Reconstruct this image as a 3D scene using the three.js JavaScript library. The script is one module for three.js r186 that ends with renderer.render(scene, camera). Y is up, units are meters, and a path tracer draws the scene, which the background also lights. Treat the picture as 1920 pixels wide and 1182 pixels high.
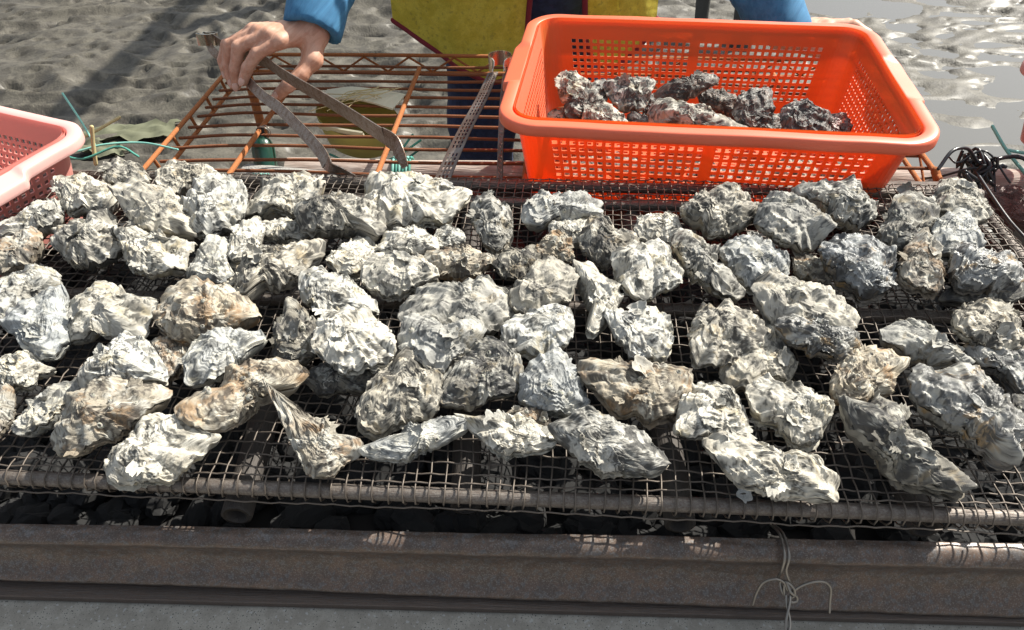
import * as THREE from 'three';
import { createNoise3D, createNoise4D } from 'simplex-noise';
import { mergeGeometries } from 'three/addons/utils/BufferGeometryUtils.js';
import { MarchingCubes } from 'three/addons/objects/MarchingCubes.js';
import { RoundedBoxGeometry } from 'three/addons/geometries/RoundedBoxGeometry.js';

// ---------- camera, sky, sun, exposure ----------
const scene = new THREE.Scene();
const G = 0.78;                                   // height of the grill's wire mesh above the mud
const camera = new THREE.PerspectiveCamera(46.97, 1024 / 630, 0.05, 900);
camera.position.set(0, G + 0.476, 0.3186);
{
  const p = THREE.MathUtils.degToRad(41.43), y = THREE.MathUtils.degToRad(4.19), r = THREE.MathUtils.degToRad(-1.164);
  camera.rotation.set(-p, y, r, 'YXZ');
}
const renderer = new THREE.WebGLRenderer({ antialias: true });
renderer.toneMapping = THREE.LinearToneMapping;
renderer.toneMappingExposure = 1.8;
renderer.shadowMap.enabled = true;
const SUN_AZ = THREE.MathUtils.degToRad(48), SUN_EL = THREE.MathUtils.degToRad(47);   // behind the worker, a little to the right
const sunDir = new THREE.Vector3(Math.sin(SUN_AZ) * Math.cos(SUN_EL), Math.sin(SUN_EL), -Math.cos(SUN_AZ) * Math.cos(SUN_EL));
{
  const W = 512, H = 256, d = new Float32Array(W * H * 4);
  for (let j = 0; j < H; j++) for (let i = 0; i < W; i++) {
    const el = ((j + 0.5) / H - 0.5) * Math.PI, az = ((i + 0.5) / W - 0.5) * 2 * Math.PI;
    const dx = Math.cos(az) * Math.cos(el), dy = Math.sin(el), dz = Math.sin(az) * Math.cos(el);
    const c = dx * sunDir.x + dy * sunDir.y + dz * sunDir.z, up = Math.max(0, dy);
    const k = Math.pow(1 - up, 3.2), glow = 2.3 * Math.pow(Math.max(0, c), 4) + 1.2 * Math.pow(Math.max(0, c), 60);
    const o = (j * W + i) * 4, s = 0.33;
    d[o] = s * (0.53 + 0.47 * k + glow); d[o + 1] = s * (0.63 + 0.39 * k + glow * 0.97); d[o + 2] = s * (0.78 + 0.26 * k + glow * 0.9); d[o + 3] = 1;
    if (dy < 0) { d[o] = 0.16; d[o + 1] = 0.155; d[o + 2] = 0.14; }
  }
  const sky = new THREE.DataTexture(d, W, H, THREE.RGBAFormat, THREE.FloatType);
  sky.mapping = THREE.EquirectangularReflectionMapping; sky.magFilter = THREE.LinearFilter; sky.needsUpdate = true;
  scene.background = sky; scene.environment = sky;
}
const sun = new THREE.DirectionalLight(new THREE.Color(1, 0.95, 0.85), 4.8);
sun.position.copy(sunDir).multiplyScalar(8); sun.target.position.set(0, G, -0.4);
sun.castShadow = true; sun.shadow.mapSize.set(4096, 4096);
Object.assign(sun.shadow.camera, { left: -4, right: 4, top: 4, bottom: -4, near: 0.5, far: 20 });
scene.add(sun, sun.target);

// ---------- helpers ----------
let seed = 20240;
const rng = () => { seed = (seed + 0x6d2b79f5) | 0; let t = Math.imul(seed ^ (seed >>> 15), 1 | seed); t = (t + Math.imul(t ^ (t >>> 7), 61 | t)) ^ t; return ((t ^ (t >>> 14)) >>> 0) / 4294967296; };
const rr = (a, b) => a + (b - a) * rng();
const n3 = createNoise3D(rng);
const n4 = createNoise4D(rng);
const fbm = (x, y, z, o = 3) => { let s = 0, a = 1, n = 0; for (let i = 0; i < o; i++) { s += a * n3(x, y, z); n += a; a *= 0.5; x *= 2.03; y *= 2.03; z *= 2.03; } return s / n; };
const ss = (a, b, x) => { const t = Math.min(1, Math.max(0, (x - a) / (b - a))); return t * t * (3 - 2 * t); };
const mix = (a, b, t) => a + (b - a) * t;
const V = (x, y, z) => new THREE.Vector3(x, y, z);
const hash = (i, j, k) => { let h = Math.imul(i, 374761393) ^ Math.imul(j, 668265263) ^ Math.imul(k, 2147483647 ^ 97531); h = Math.imul(h ^ (h >>> 13), 1274126177); return ((h ^ (h >>> 16)) >>> 0) / 4294967296; };
const taken = {};
const numbered = (n) => { const k = taken[n] = (taken[n] ?? -1) + 1; return k ? `${n}_${String(k).padStart(3, '0')}` : n; };
function tag(o, label, category, group, kind) { if (label) o.userData.label = label; if (category) o.userData.category = category; if (group) o.userData.group = group; if (kind) o.userData.kind = kind; return o; }
function thing(name, label, category, pos = [0, 0, 0], group) { const o = new THREE.Group(); o.name = numbered(name); o.position.set(...pos); scene.add(o); return tag(o, label, category, group); }
function part(name, geo, mat, parent) { const m = new THREE.Mesh(geo, mat); m.name = parent === scene ? numbered(name) : name; m.castShadow = m.receiveShadow = true; parent.add(m); return m; }
function geom(pos, idx, uv, col) {
  const g = new THREE.BufferGeometry(); g.setAttribute('position', new THREE.Float32BufferAttribute(pos, 3)); g.setIndex(idx);
  g.setAttribute('uv', new THREE.Float32BufferAttribute(uv ?? new Float32Array(pos.length / 3 * 2), 2)); if (col) g.setAttribute('color', new THREE.Float32BufferAttribute(col, 3));
  g.computeVertexNormals(); return g;
}
function tube(pts, r, seg = 3, radial = 6, closed = false) {   // pts: [x,y,z] lists; seg: pieces per span
  const c = new THREE.CatmullRomCurve3(pts.map((p) => V(...p)), closed, 'centripetal');
  const g = new THREE.TubeGeometry(c, Math.max(2, Math.round((pts.length - 1) * seg)), r, radial, closed);
  if (!closed) {
    const e = [0, 1].map((t) => { const s = new THREE.SphereGeometry(r * 0.99, radial, 4); const p = c.getPoint(t); s.translate(p.x, p.y, p.z); return s; });
    return mergeGeometries([g, ...e]);
  }
  return g;
}
function box(x0, x1, y0, y1, z0, z1, r = 0.003) { const g = new RoundedBoxGeometry(x1 - x0, y1 - y0, z1 - z0, 2, r); g.translate((x0 + x1) / 2, (y0 + y1) / 2, (z0 + z1) / 2); return g; }
// a strip of sheet metal along a line of points, each with its own width direction
function strip(pts, dirs, width, thick, sub = 4) {
  const cp = new THREE.CatmullRomCurve3(pts.map((p) => V(...p)), false, 'centripetal'), cd = new THREE.CatmullRomCurve3(dirs.map((p) => V(...p)));
  const n = (pts.length - 1) * sub, pos = [], idx = [], uv = []; let len = 0, last = null;
  for (let i = 0; i <= n; i++) {
    const t = i / n, p = cp.getPoint(t), tan = cp.getTangent(t), d = cd.getPoint(t); d.addScaledVector(tan, -d.dot(tan)).normalize();
    const nn = tan.clone().cross(d).normalize(), w = typeof width === 'function' ? width(t) : width; if (last) len += p.distanceTo(last); last = p;
    for (const [a, b] of [[-1, -1], [1, -1], [1, 1], [-1, 1]]) { const v = p.clone().addScaledVector(d, a * w / 2).addScaledVector(nn, b * thick / 2); pos.push(v.x, v.y, v.z); uv.push(a * w / 2, len); }
  }
  for (let i = 0; i < n; i++) for (let k = 0; k < 4; k++) { const a = i * 4 + k, b = i * 4 + (k + 1) % 4; idx.push(a, b, a + 4, b, b + 4, a + 4); }
  idx.push(0, 2, 1, 0, 3, 2); const e = n * 4; idx.push(e, e + 1, e + 2, e, e + 2, e + 3);
  const g = geom(pos, idx, uv).toNonIndexed(); g.computeVertexNormals(); return g;
}
// a sheet with square holes: f(u, v) gives a point, nrm(u, v) the thickness vector; solid(i, j) marks cells without a hole
function lattice(f, us, vs, thick, solid, hu = 0.58, hv = 0.58) {
  const pos = [], uv = []; const nu = us.length - 1, nv = vs.length - 1;
  const quad = (a, b, c, d) => { for (const p of [a, b, c, a, c, d]) { pos.push(p.x, p.y, p.z); uv.push(p.x + p.z, p.y); } };
  const at = (u, v) => { const p = f(u, v), e = 1e-3, a = f(u + e, v).sub(f(u - e, v)), b = f(u, v + e).sub(f(u, v - e)); const n = a.cross(b).normalize().multiplyScalar(thick); return [p, p.clone().add(n)]; };
  for (let i = 0; i < nu; i++) for (let j = 0; j < nv; j++) {
    const u0 = us[i], u1 = us[i + 1], v0 = vs[j], v1 = vs[j + 1];
    const A = at(u0, v0), B = at(u1, v0), C = at(u1, v1), D = at(u0, v1);
    if (solid(i, j)) { quad(A[1], B[1], C[1], D[1]); quad(A[0], D[0], C[0], B[0]); continue; }
    const mu = (1 - hu) / 2, mv = (1 - hv) / 2, L = (s, t) => at(mix(u0, u1, s), mix(v0, v1, t));
    const a = L(mu, mv), b = L(1 - mu, mv), c = L(1 - mu, 1 - mv), d = L(mu, 1 - mv);
    const O = [A, B, C, D], I = [a, b, c, d];
    for (let k = 0; k < 4; k++) { const m = (k + 1) % 4; quad(O[k][1], O[m][1], I[m][1], I[k][1]); quad(O[k][0], I[k][0], I[m][0], O[m][0]); quad(I[k][0], I[k][1], I[m][1], I[m][0]); }
  }
  const g = new THREE.BufferGeometry(); g.setAttribute('position', new THREE.Float32BufferAttribute(pos, 3)); g.setAttribute('uv', new THREE.Float32BufferAttribute(uv, 2)); g.computeVertexNormals(); return g;
}
function sdfMesh(f, lo, hi, cell) {
  const ext = Math.max(hi[0] - lo[0], hi[1] - lo[1], hi[2] - lo[2]) + 6 * cell, N = Math.ceil(ext / cell), mc = new MarchingCubes(N, new THREE.MeshStandardMaterial(), false, false, 400000);
  const c = [0, 1, 2].map((k) => (lo[k] + hi[k]) / 2), h = N / 2; mc.isolation = 0;
  const inB = (p, k) => p > lo[k] - 3 * cell && p < hi[k] + 3 * cell;
  for (let z = 0; z < N; z++) for (let y = 0; y < N; y++) for (let x = 0; x < N; x++) {
    const px = c[0] + (x - h) * cell, py = c[1] + (y - h) * cell, pz = c[2] + (z - h) * cell;
    mc.field[x + y * N + z * N * N] = inB(px, 0) && inB(py, 1) && inB(pz, 2) ? -f(px, py, pz) : -1;
  }
  mc.update(); const n = mc.count, pos = new Float32Array(n * 3), nor = new Float32Array(n * 3);
  for (let i = 0; i < n; i++) for (let k = 0; k < 3; k++) { pos[i * 3 + k] = c[k] + mc.positionArray[i * 3 + k] * h * cell; nor[i * 3 + k] = mc.normalArray[i * 3 + k]; }
  const g = new THREE.BufferGeometry(); g.setAttribute('position', new THREE.BufferAttribute(pos, 3)); g.setAttribute('normal', new THREE.BufferAttribute(nor, 3));
  const uv = new Float32Array(n * 2); for (let i = 0; i < n; i++) { uv[i * 2] = pos[i * 3] + pos[i * 3 + 2] * 0.6; uv[i * 2 + 1] = pos[i * 3 + 1] + pos[i * 3 + 2] * 0.5; }
  g.setAttribute('uv', new THREE.BufferAttribute(uv, 2)); return g;
}
const cap = (px, py, pz, a, b, ra, rb) => {   // distance to a tapered capsule
  const bx = b[0] - a[0], by = b[1] - a[1], bz = b[2] - a[2], x = px - a[0], y = py - a[1], z = pz - a[2];
  const t = Math.min(1, Math.max(0, (x * bx + y * by + z * bz) / (bx * bx + by * by + bz * bz)));
  return Math.hypot(x - bx * t, y - by * t, z - bz * t) - mix(ra, rb, t);
};
const smin = (a, b, k) => { const h = Math.max(0, k - Math.abs(a - b)) / k; return Math.min(a, b) - h * h * k * 0.25; };

// ---------- textures (colour, grain and wear only) ----------
function tex(n, fn, srgb, rep) {
  const d = new Uint8Array(n * n * 4);
  for (let j = 0; j < n; j++) for (let i = 0; i < n; i++) { const c = fn(i / n, j / n); for (let k = 0; k < 3; k++) d[(j * n + i) * 4 + k] = Math.max(0, Math.min(255, c[k] * 255)); d[(j * n + i) * 4 + 3] = 255; }
  const t = new THREE.DataTexture(d, n, n); t.wrapS = t.wrapT = THREE.RepeatWrapping; t.magFilter = THREE.LinearFilter; t.minFilter = THREE.LinearMipmapLinearFilter; t.generateMipmaps = true;
  if (srgb) t.colorSpace = THREE.SRGBColorSpace; t.repeat.set(rep, rep); t.needsUpdate = true; return t;
}
const tor = (u, v, f, s, o = 3) => { const a = u * 6.28318, b = v * 6.28318; let r = f / 6.28318, t = 0, k = 1, n = 0; for (let i = 0; i < o; i++) { t += k * n4(Math.cos(a) * r + s * 7.3, Math.sin(a) * r, Math.cos(b) * r + s * 3.1, Math.sin(b) * r); n += k; k *= 0.5; r *= 2.03; } return t / n * 1.7; };
const sr = (l) => (l <= 0.0031308 ? l * 12.92 : 1.055 * Math.pow(l, 1 / 2.4) - 0.055);
const lin = (a) => a.map((x) => sr(Math.max(0, Math.min(1, x))));
const lerp3 = (a, b, t) => [mix(a[0], b[0], t), mix(a[1], b[1], t), mix(a[2], b[2], t)];
const grainTex = tex(256, (u, v) => { const g = 0.5 + 0.3 * tor(u, v, 60, 3, 2) + 0.2 * tor(u, v, 130, 9, 1); return [g, g, g]; }, false, 1);
function rustTex(a, b, c, spk, n = 512) { return tex(n, (u, v) => {
  const p = tor(u, v, 9, 1, 4), q2 = tor(u, v, 34, 5, 3), s = tor(u, v, 120, 8, 2);
  let k = lerp3(a, b, ss(-0.25, 0.3, p + 0.4 * q2)); k = lerp3(k, c, ss(0.12, 0.42, q2 - 0.3 * p)); k = lerp3(k, spk, ss(0.35, 0.6, s)); const g = 1 + 0.28 * s; return lin(k.map((x) => x * g));
}, true, 1); }
const beamTex = rustTex([0.105, 0.08, 0.066], [0.135, 0.094, 0.073], [0.12, 0.108, 0.103], [0.15, 0.135, 0.125]);
beamTex.repeat.set(5, 5);
const rodTex = rustTex([0.42, 0.14, 0.04], [0.55, 0.21, 0.06], [0.30, 0.10, 0.04], [0.2, 0.08, 0.04], 256); rodTex.repeat.set(14, 14);
const concTex = tex(1024, (u, v) => {
  const p = tor(u, v, 14, 2, 4), s = tor(u, v, 150, 4, 2), w = tor(u, v, 60, 6, 2); let k = lerp3([0.27, 0.255, 0.225], [0.34, 0.325, 0.29], ss(-0.4, 0.4, p));
  k = lerp3(k, [0.05, 0.05, 0.05], ss(0.68, 0.82, s + 0.25 * p)); k = lerp3(k, [0.45, 0.46, 0.46], 0.6 * ss(0.62, 0.85, w)); return lin(k.map((x) => x * (1 + 0.15 * s)));
}, true, 3);
const M = {
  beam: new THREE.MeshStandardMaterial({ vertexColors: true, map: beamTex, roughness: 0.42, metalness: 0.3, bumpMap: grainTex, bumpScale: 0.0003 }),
  plate: new THREE.MeshStandardMaterial({ map: beamTex, roughness: 0.6, metalness: 0.2, bumpMap: grainTex, bumpScale: 0.0006 }),
  bar: new THREE.MeshStandardMaterial({ map: rustTex([0.17, 0.15, 0.135], [0.22, 0.20, 0.18], [0.12, 0.09, 0.075], [0.1, 0.07, 0.05], 256), roughness: 0.5, metalness: 0.45, bumpMap: grainTex, bumpScale: 0.0005 }),
  wire: new THREE.MeshStandardMaterial({ color: new THREE.Color(0.13, 0.108, 0.09), roughness: 0.48, metalness: 0.4 }),
  black: new THREE.MeshStandardMaterial({ color: new THREE.Color(0.024, 0.022, 0.021), roughness: 1 }),
  coal: new THREE.MeshStandardMaterial({ color: new THREE.Color(0.022, 0.022, 0.0225), roughness: 1, flatShading: true }),
  pipe: new THREE.MeshStandardMaterial({ color: new THREE.Color(0.075, 0.066, 0.06), roughness: 0.7, metalness: 0.3, bumpMap: grainTex, bumpScale: 0.0005 }),
  conc: new THREE.MeshStandardMaterial({ map: concTex, roughness: 0.9, bumpMap: grainTex, bumpScale: 0.001 }),
  rod: new THREE.MeshStandardMaterial({ map: rodTex, roughness: 0.9, bumpMap: grainTex, bumpScale: 0.0008 }),
  rodDark: new THREE.MeshStandardMaterial({ color: new THREE.Color(0.24, 0.085, 0.034), roughness: 0.9, bumpMap: grainTex, bumpScale: 0.001 }),
  steel: new THREE.MeshStandardMaterial({ map: rustTex([0.34, 0.285, 0.245], [0.24, 0.175, 0.135], [0.41, 0.37, 0.335], [0.16, 0.085, 0.055], 256), roughness: 0.42, metalness: 0.7 }),
  bright: new THREE.MeshStandardMaterial({ color: new THREE.Color(0.62, 0.59, 0.52), roughness: 0.22, metalness: 0.95 }),
  tie: new THREE.MeshStandardMaterial({ color: new THREE.Color(0.27, 0.25, 0.225), roughness: 0.35, metalness: 0.8 }),
};
M.steel.map.repeat.set(9, 9); M.bar.map.repeat.set(40, 2);

// ---------- the mud flat and the water lying on it ----------
function mudHeight(x, z) {
  const near = Math.exp(-Math.max(0, Math.hypot(x, z + 2) - 6) / 6);
  const wx = x + 0.25 * n3(x * 0.6, z * 0.6, 1), wz = z + 0.2 * n3(x * 0.7, z * 0.7, 5);
  const rip = n3(wx * 1.5 + wz * 0.8, wz * 4.6 - wx * 0.9, 3), rip2 = n3(wx * 3.4, wz * 8.5, 8), fine = n3(x * 20, z * 24, 2);
  let h = 0.030 * Math.pow(1 - Math.abs(rip), 1.6) + 0.012 * rip2 + 0.0016 * fine + 0.03 * n3(x * 0.8, z * 0.8, 4);
  const pit = n3(x * 3.6, z * 6.5, 12); h -= 0.026 * ss(0.5, 0.8, pit); h -= 0.018 * ss(0.6, 0.85, n3(x * 9, z * 13, 15));
  return (h - 0.012) * near * (1 - 0.35 * ss(0.2, 1.2, x)) - 0.040 * ss(0.3, 1.6, x + 0.22 * (-z - 2.4)) * ss(-1.2, -1.9, z);
}
{
  const grade = (a, b, step, far) => { const l = []; for (let t = a; t <= b; t += step) l.push(t); let s = step * 1.5; let t = l[l.length - 1]; while (t < far) { s *= 1.35; t += s; l.push(t); } s = step * 1.5; t = a; const pre = []; while (t > -far) { s *= 1.35; t -= s; pre.unshift(t); } return [...pre, ...l]; };
  const xs = grade(-3.4, 3.0, 0.0165, 320), zs = grade(-4.6, -1.4, 0.0125, 320), pos = [], idx = [], uv = [];
  for (const z of zs) for (const x of xs) { pos.push(x, mudHeight(x, z), z); uv.push(x * 1.5, z * 1.5); }
  const w = xs.length; for (let j = 0; j < zs.length - 1; j++) for (let i = 0; i < w - 1; i++) { const a = j * w + i; idx.push(a, a + w, a + 1, a + 1, a + w, a + w + 1); }
  const mudTex = tex(512, (u, v) => { const p = tor(u, v, 7, 4, 4), s = tor(u, v, 70, 6, 2), t = tor(u, v, 24, 11, 3); let k = lerp3([0.047, 0.041, 0.031], [0.086, 0.077, 0.059], ss(-0.4, 0.4, p + 0.3 * t)); return lin(k.map((x) => x * (1 + 0.22 * s))); }, true, 1);
  const mud = part('mud_flat', geom(pos, idx, uv), new THREE.MeshPhysicalMaterial({ clearcoat: 0.2, clearcoatRoughness: 0.36, map: mudTex, roughness: 0.68, bumpMap: grainTex, bumpScale: 0.002 }), scene);
  mud.userData.kind = 'structure';
  const wp = [], wi = [], nx = 60, nz = 60; for (let j = 0; j <= nz; j++) for (let i = 0; i <= nx; i++) { const x = mix(0.3, 9, i / nx), z = mix(-14, -1.9, j / nz); wp.push(x, -0.0395 + 0.0008 * n3(x * 9, z * 9, 2), z); }
  for (let j = 0; j < nz; j++) for (let i = 0; i < nx; i++) { const a = j * (nx + 1) + i; wi.push(a, a + nx + 1, a + 1, a + 1, a + nx + 1, a + nx + 2); }
  part('water', geom(wp, wi), new THREE.MeshPhysicalMaterial({ color: new THREE.Color(0.075, 0.07, 0.06), roughness: 0.08, ior: 1.45, clearcoat: 1, clearcoatRoughness: 0.03 }), scene).userData.kind = 'structure';
}

// ---------- the concrete bench and the charcoal trough ----------
{
  const t = thing('concrete_bench', 'pale speckled concrete bench edge along the bottom, in front of the rusty beam', 'bench', [0, 0, 0.1]);
  t.rotation.set(0, 0.031, -0.0125);
  const g = new THREE.BoxGeometry(1.62, 0.07, 1.0, 90, 2, 40); g.translate(-0.21, 0.657 - 0.035, -0.16);
  const p = g.attributes.position; for (let i = 0; i < p.count; i++) if (p.getY(i) > 0.656) p.setY(i, p.getY(i) + 0.0009 * n3(p.getX(i) * 30, 3, p.getZ(i) * 30));
  const uv = g.attributes.uv; for (let i = 0; i < p.count; i++) uv.setXY(i, p.getX(i), p.getZ(i)); g.computeVertexNormals();
  part('bench_top', g, M.conc, t);
  for (const x of [-0.9, 0.5]) for (const z of [-0.5, 0.22]) part('leg', box(x - 0.06, x + 0.06, -0.02, 0.588, z - 0.06, z + 0.06, 0.006), M.conc, t);
  const chip = (x, z, l, w, a) => { const s = new THREE.IcosahedronGeometry(1, 1), q = s.attributes.position; for (let i = 0; i < q.count; i++) { const v = V(q.getX(i), q.getY(i), q.getZ(i)); const k = 1 + 0.35 * n3(v.x * 2 + x * 90, v.y * 2, v.z * 2); q.setXYZ(i, v.x * l * k, v.y * 0.0012 * k, v.z * w * k); } s.rotateY(a); s.computeVertexNormals(); return s; };
  const CH = [['charred brown flake on the concrete below the left end of the beam', -0.413, 0.044, 0.0085, 0.005, 0.6], ['long black char flake on the concrete, right of the brown one', -0.353, 0.053, 0.009, 0.004, 1.0], ['small black char crumb on the concrete, third from the left', -0.29, 0.056, 0.006, 0.0035, -0.5], ['tiny dark crumb on the concrete at the far bottom left', -0.438, 0.058, 0.004, 0.003, 0.3]];
  for (const [label, x, z, l, w, a] of CH) { const m = part('char_flake', chip(x, z, l, w, a), label.includes('brown') ? M.rodDark : M.coal, scene); m.position.set(x, 0.659, z); tag(m, label, 'charcoal flake', 'char flakes on the concrete'); }
}
{
  const t = thing('charcoal_trough', 'rusty steel charcoal trough with a rounded channel beam along its front', 'grill', [0, 0.67, -0.006]);
  t.rotation.set(0, 0.031, -0.0055);
  const prof = [[-0.004, 0.045], [-0.002, 0.0588], [0.001, 0.0602], [0.006, 0.0596], [0.0115, 0.057], [0.0145, 0.053], [0.0145, 0.0495], [0.012, 0.045], [0.0095, 0.040], [0.0085, 0.034], [0.009, 0.028], [0.0115, 0.021], [0.0165, 0.013], [0.0225, 0.0065], [0.0262, 0.0025], [0.0268, 0.0], [0.0262, -0.0022], [0.018, -0.003], [-0.004, -0.003]];
  const beam = (x0, x1) => {
    const curve = new THREE.SplineCurve(prof.slice(0, 16).map((p) => new THREE.Vector2(p[0], p[1]))).getPoints(56).map((v) => [v.x, v.y]).concat(prof.slice(16)); const n = 420, pos = [], idx = [], uv = [], bc = []; let L = 0;
    for (let i = 0; i <= n; i++) { const x = mix(x0, x1, i / n); L = 0; for (let k = 0; k < curve.length; k++) { const fz = mix(0.83, 1.06, (x + 0.46) / 0.84), z = curve[k][0] * fz, y = 0.0602 + (curve[k][1] - 0.0602) * fz; if (k) L += Math.hypot(curve[k][0] - curve[k - 1][0], curve[k][1] - curve[k - 1][1]); { const wr = ss(0.006, 0.012, L) * (1 - ss(0.022, 0.03, L)) * ss(-0.25, 0.35, n3(x * 40, L * 160, 3) + 0.5 * n3(x * 260, L * 400, 5)); bc.push(1 + 0.38 * wr, 1 + 0.42 * wr, 1 + 0.46 * wr); } const w = 0.0006 * n3(x * 22, y * 60, 1) + 0.0004 * n3(x * 60, y * 90, 4); pos.push(x, y + w + 0.001 * n3(x * 4, 0, 2), z + w); uv.push(x, L); } }  // lip lightened in patches: worn grain plus sunlight put into the colour
    const m = curve.length; for (let i = 0; i < n; i++) for (let k = 0; k < m - 1; k++) { const a = i * m + k; idx.push(a, a + 1, a + m, a + 1, a + m + 1, a + m); } return geom(pos, idx, uv, bc);
  };
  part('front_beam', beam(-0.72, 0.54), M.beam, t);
  part('bottom_plate', box(-0.72, 0.54, -0.0128, -0.0062, -0.006, 0.031, 0.001).rotateZ(-0.0125 + 0.0055).translate(0, 0.001, 0), M.plate, t);
  part('back_beam', box(-0.72, 0.54, -0.004, 0.075, -0.535, -0.515, 0.004), M.plate, t);
  for (const s of [-1, 1]) part('end_plate', box(s > 0 ? 0.54 : -0.727, s > 0 ? 0.547 : -0.72, -0.008, 0.068, -0.53, 0.0, 0.003), M.plate, t);
  part('ash_floor', box(-0.72, 0.54, -0.0035, 0.008, -0.513, -0.006, 0.002), M.black, t);
  const lumps = [], base = [0, 1, 2].map((s) => { const g = new THREE.DodecahedronGeometry(1, 1), p = g.attributes.position; for (let i = 0; i < p.count; i++) { const k = 1 + 0.3 * n3(p.getX(i) * 1.3 + s * 9, p.getY(i) * 1.3, p.getZ(i) * 1.3); p.setXYZ(i, p.getX(i) * k, p.getY(i) * k, p.getZ(i) * k); } return g; });
  for (let i = 0; i < 1700; i++) { const g = base[i % 3].clone(), r = rr(0.009, 0.019); g.scale(r * rr(0.9, 1.7), r * rr(0.8, 1.1), r); g.rotateY(rr(0, 6)); g.rotateX(rr(-0.9, 0.9)); g.translate(rr(-0.7, 0.52), rr(0.006, 0.024), rr(-0.505, -0.02)); lumps.push(g); }
  const c = part('charcoal', mergeGeometries(lumps), M.coal, t); c.userData.kind = 'stuff';
}
const PIPES = [[-0.252, -0.002, 'dark pipe end poking out under the front left of the wire mesh'], [0.107, -0.012, 'dark pipe end under the mesh, right of the middle of the grill'], [-0.066, -0.02, 'dark pipe under the mesh near the middle of the grill'], [0.30, -0.018, 'dark pipe under the mesh at the right of the grill']];
for (const [x, z, label] of PIPES) {
  const g = new THREE.LatheGeometry([[0.0085, -0.47], [0.0125, -0.47], [0.0128, -0.2], [0.0125, 0], [0.0085, 0.0008], [0.0085, -0.47]].map((p) => new THREE.Vector2(...p)), 20); g.rotateX(Math.PI / 2);
  const m = part('support_pipe', g, M.pipe, scene); m.position.set(x, G - 0.0345, z); m.rotation.y = 0.09 * (x < 0 ? 1 : 0.3); tag(m, label, 'pipe', 'pipes under the wire mesh');
}

// ---------- the wire grill ----------
{
  const XL = -0.664, XR = 0.509, D = 0.4635, Z0 = -0.0125, t = thing('grill_rack', 'woven wire grill rack on round bars, covered with oysters', 'grill rack', [0, G, Z0]);
  const sag = (x, z) => 0.0022 * n3(x * 5, z * 6, 31) + 0.0008 * n3(x * 17, z * 19, 33);
  const bend = (x) => 0.0025 * n3(x * 2.2, 1, 41);
  const bars = [['front_bar', [[XL - 0.01, -0.0085, 0], [-0.35, -0.0085, 0.001], [0, -0.009, 0], [0.3, -0.0085, -0.001], [XR + 0.01, -0.0085, 0]], 0.0061], ['back_bar', [[XL - 0.008, -0.0085, -D - 0.008], [-0.2, -0.009, -D], [0.2, -0.008, -D + 0.001], [XR + 0.008, -0.0085, -D]], 0.0066], ['cross_bar', [[XL, -0.0125, -0.233], [0, -0.0125, -0.235], [XR, -0.0125, -0.237]], 0.0066], ['cross_bar', [[XL, -0.0165, -0.437], [0, -0.0165, -0.435], [XR, -0.0165, -0.440]], 0.0068],
    ['side_bar', [[XL, -0.0085, -D - 0.002], [XL + 0.002, -0.0085, -0.2], [XL, -0.0085, 0]], 0.0066], ['side_bar', [[XR, -0.0085, -D - 0.002], [XR - 0.001, -0.0085, -0.2], [XR, -0.0085, 0]], 0.0066]];
  for (const [n, p, r] of bars) part(n, tube(p, r, 24, 12), M.bar, t);
  const s = 0.0107, dz = 0.0113, nc = Math.floor((XR - XL) / s), nr = Math.floor(D / dz), R = 0.00074, A = 0.00095;
  for (let i = 0; i <= nc; i++) {          // wires running away from the camera, bent round the front and back bars
    const x0 = XL + 0.004 + i * s + rr(-0.0011, 0.0011), pts = [], cut = rr(0.006, 0.020), j0 = rr(-0.002, 0.002);
    const X = (z) => x0 + 0.0022 * n3(x0 * 7, z * 9, 21) + bend(z * 3 + x0);
    pts.push([X(0) + j0 - 0.003, -0.019 - 0.2 * cut, -cut], [X(0) + j0, -0.0182, 0.0015], [X(0) + j0 * 0.5, -0.0115, 0.0082], [X(0), -0.003, 0.0068]);
    for (let k = 0; k <= nr; k++) { const z = -0.002 - k * dz; pts.push([X(z), A * ((i + k) % 2 ? 1 : -1) + sag(x0, z) * ss(0, 0.06, -z) + 0.0008, z]); }
    pts.push([X(-D), -0.001, -D - 0.005], [X(-D), -0.009, -D - 0.0085], [X(-D) + rr(-0.003, 0.003), -0.0185, -D - 0.002], [X(-D) + rr(-0.004, 0.004), -0.02, -D + 0.4 * cut]);
    part('wire', tube(pts, R, 1.5, 5), M.wire, t);
  }
  const rowY = [];
  for (let k = -1; k <= nr; k++) {         // wires running from side to side
    const pts = [], z0 = k < 0 ? 0.0093 : -0.002 - k * dz - 0.003 * (k === 0 ? 1 : 0);
    for (let i = 0; i <= nc; i++) { const x = XL + 0.004 + i * s, z = z0 + 0.0024 * n3(x * 6, z0 * 9, 51) + 0.0009 * n3(x * 22, z0 * 30, 52); pts.push([x, (k < 0 ? -0.0145 + 0.0016 * n3(x * 9, 0, 7) : A * ((i + k) % 2 ? -1 : 1) + sag(x, z0) * ss(0, 0.06, -z0) + 0.0008), k < 0 ? z0 + ((i % 2) ? 0.0006 : -0.0006) : z]); }
    if (k >= 0) { const c1 = rr(0.004, 0.012), c2 = rr(0.004, 0.012), z = pts[0][2]; pts.unshift([XL + 0.004, -0.0195, z], [XL - 0.006, -0.0165, z], [XL - 0.0078, -0.006, z]); pts.push([XR + 0.0078, -0.006, z], [XR + 0.006, -0.0165, z], [XR - c2, -0.0195, z]); }
    part('wire', tube(pts, R, 1.5, 5), M.wire, t);
  }
  part('wire', tube(Array.from({ length: 60 }, (_, i) => [mix(XL, XR, i / 59), -0.0195 + 0.001 * n3(i, 2, 2), -0.008 + 0.004 * n3(i * 0.2, 4, 4)]), R, 2, 5), M.wire, t);
}
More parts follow.
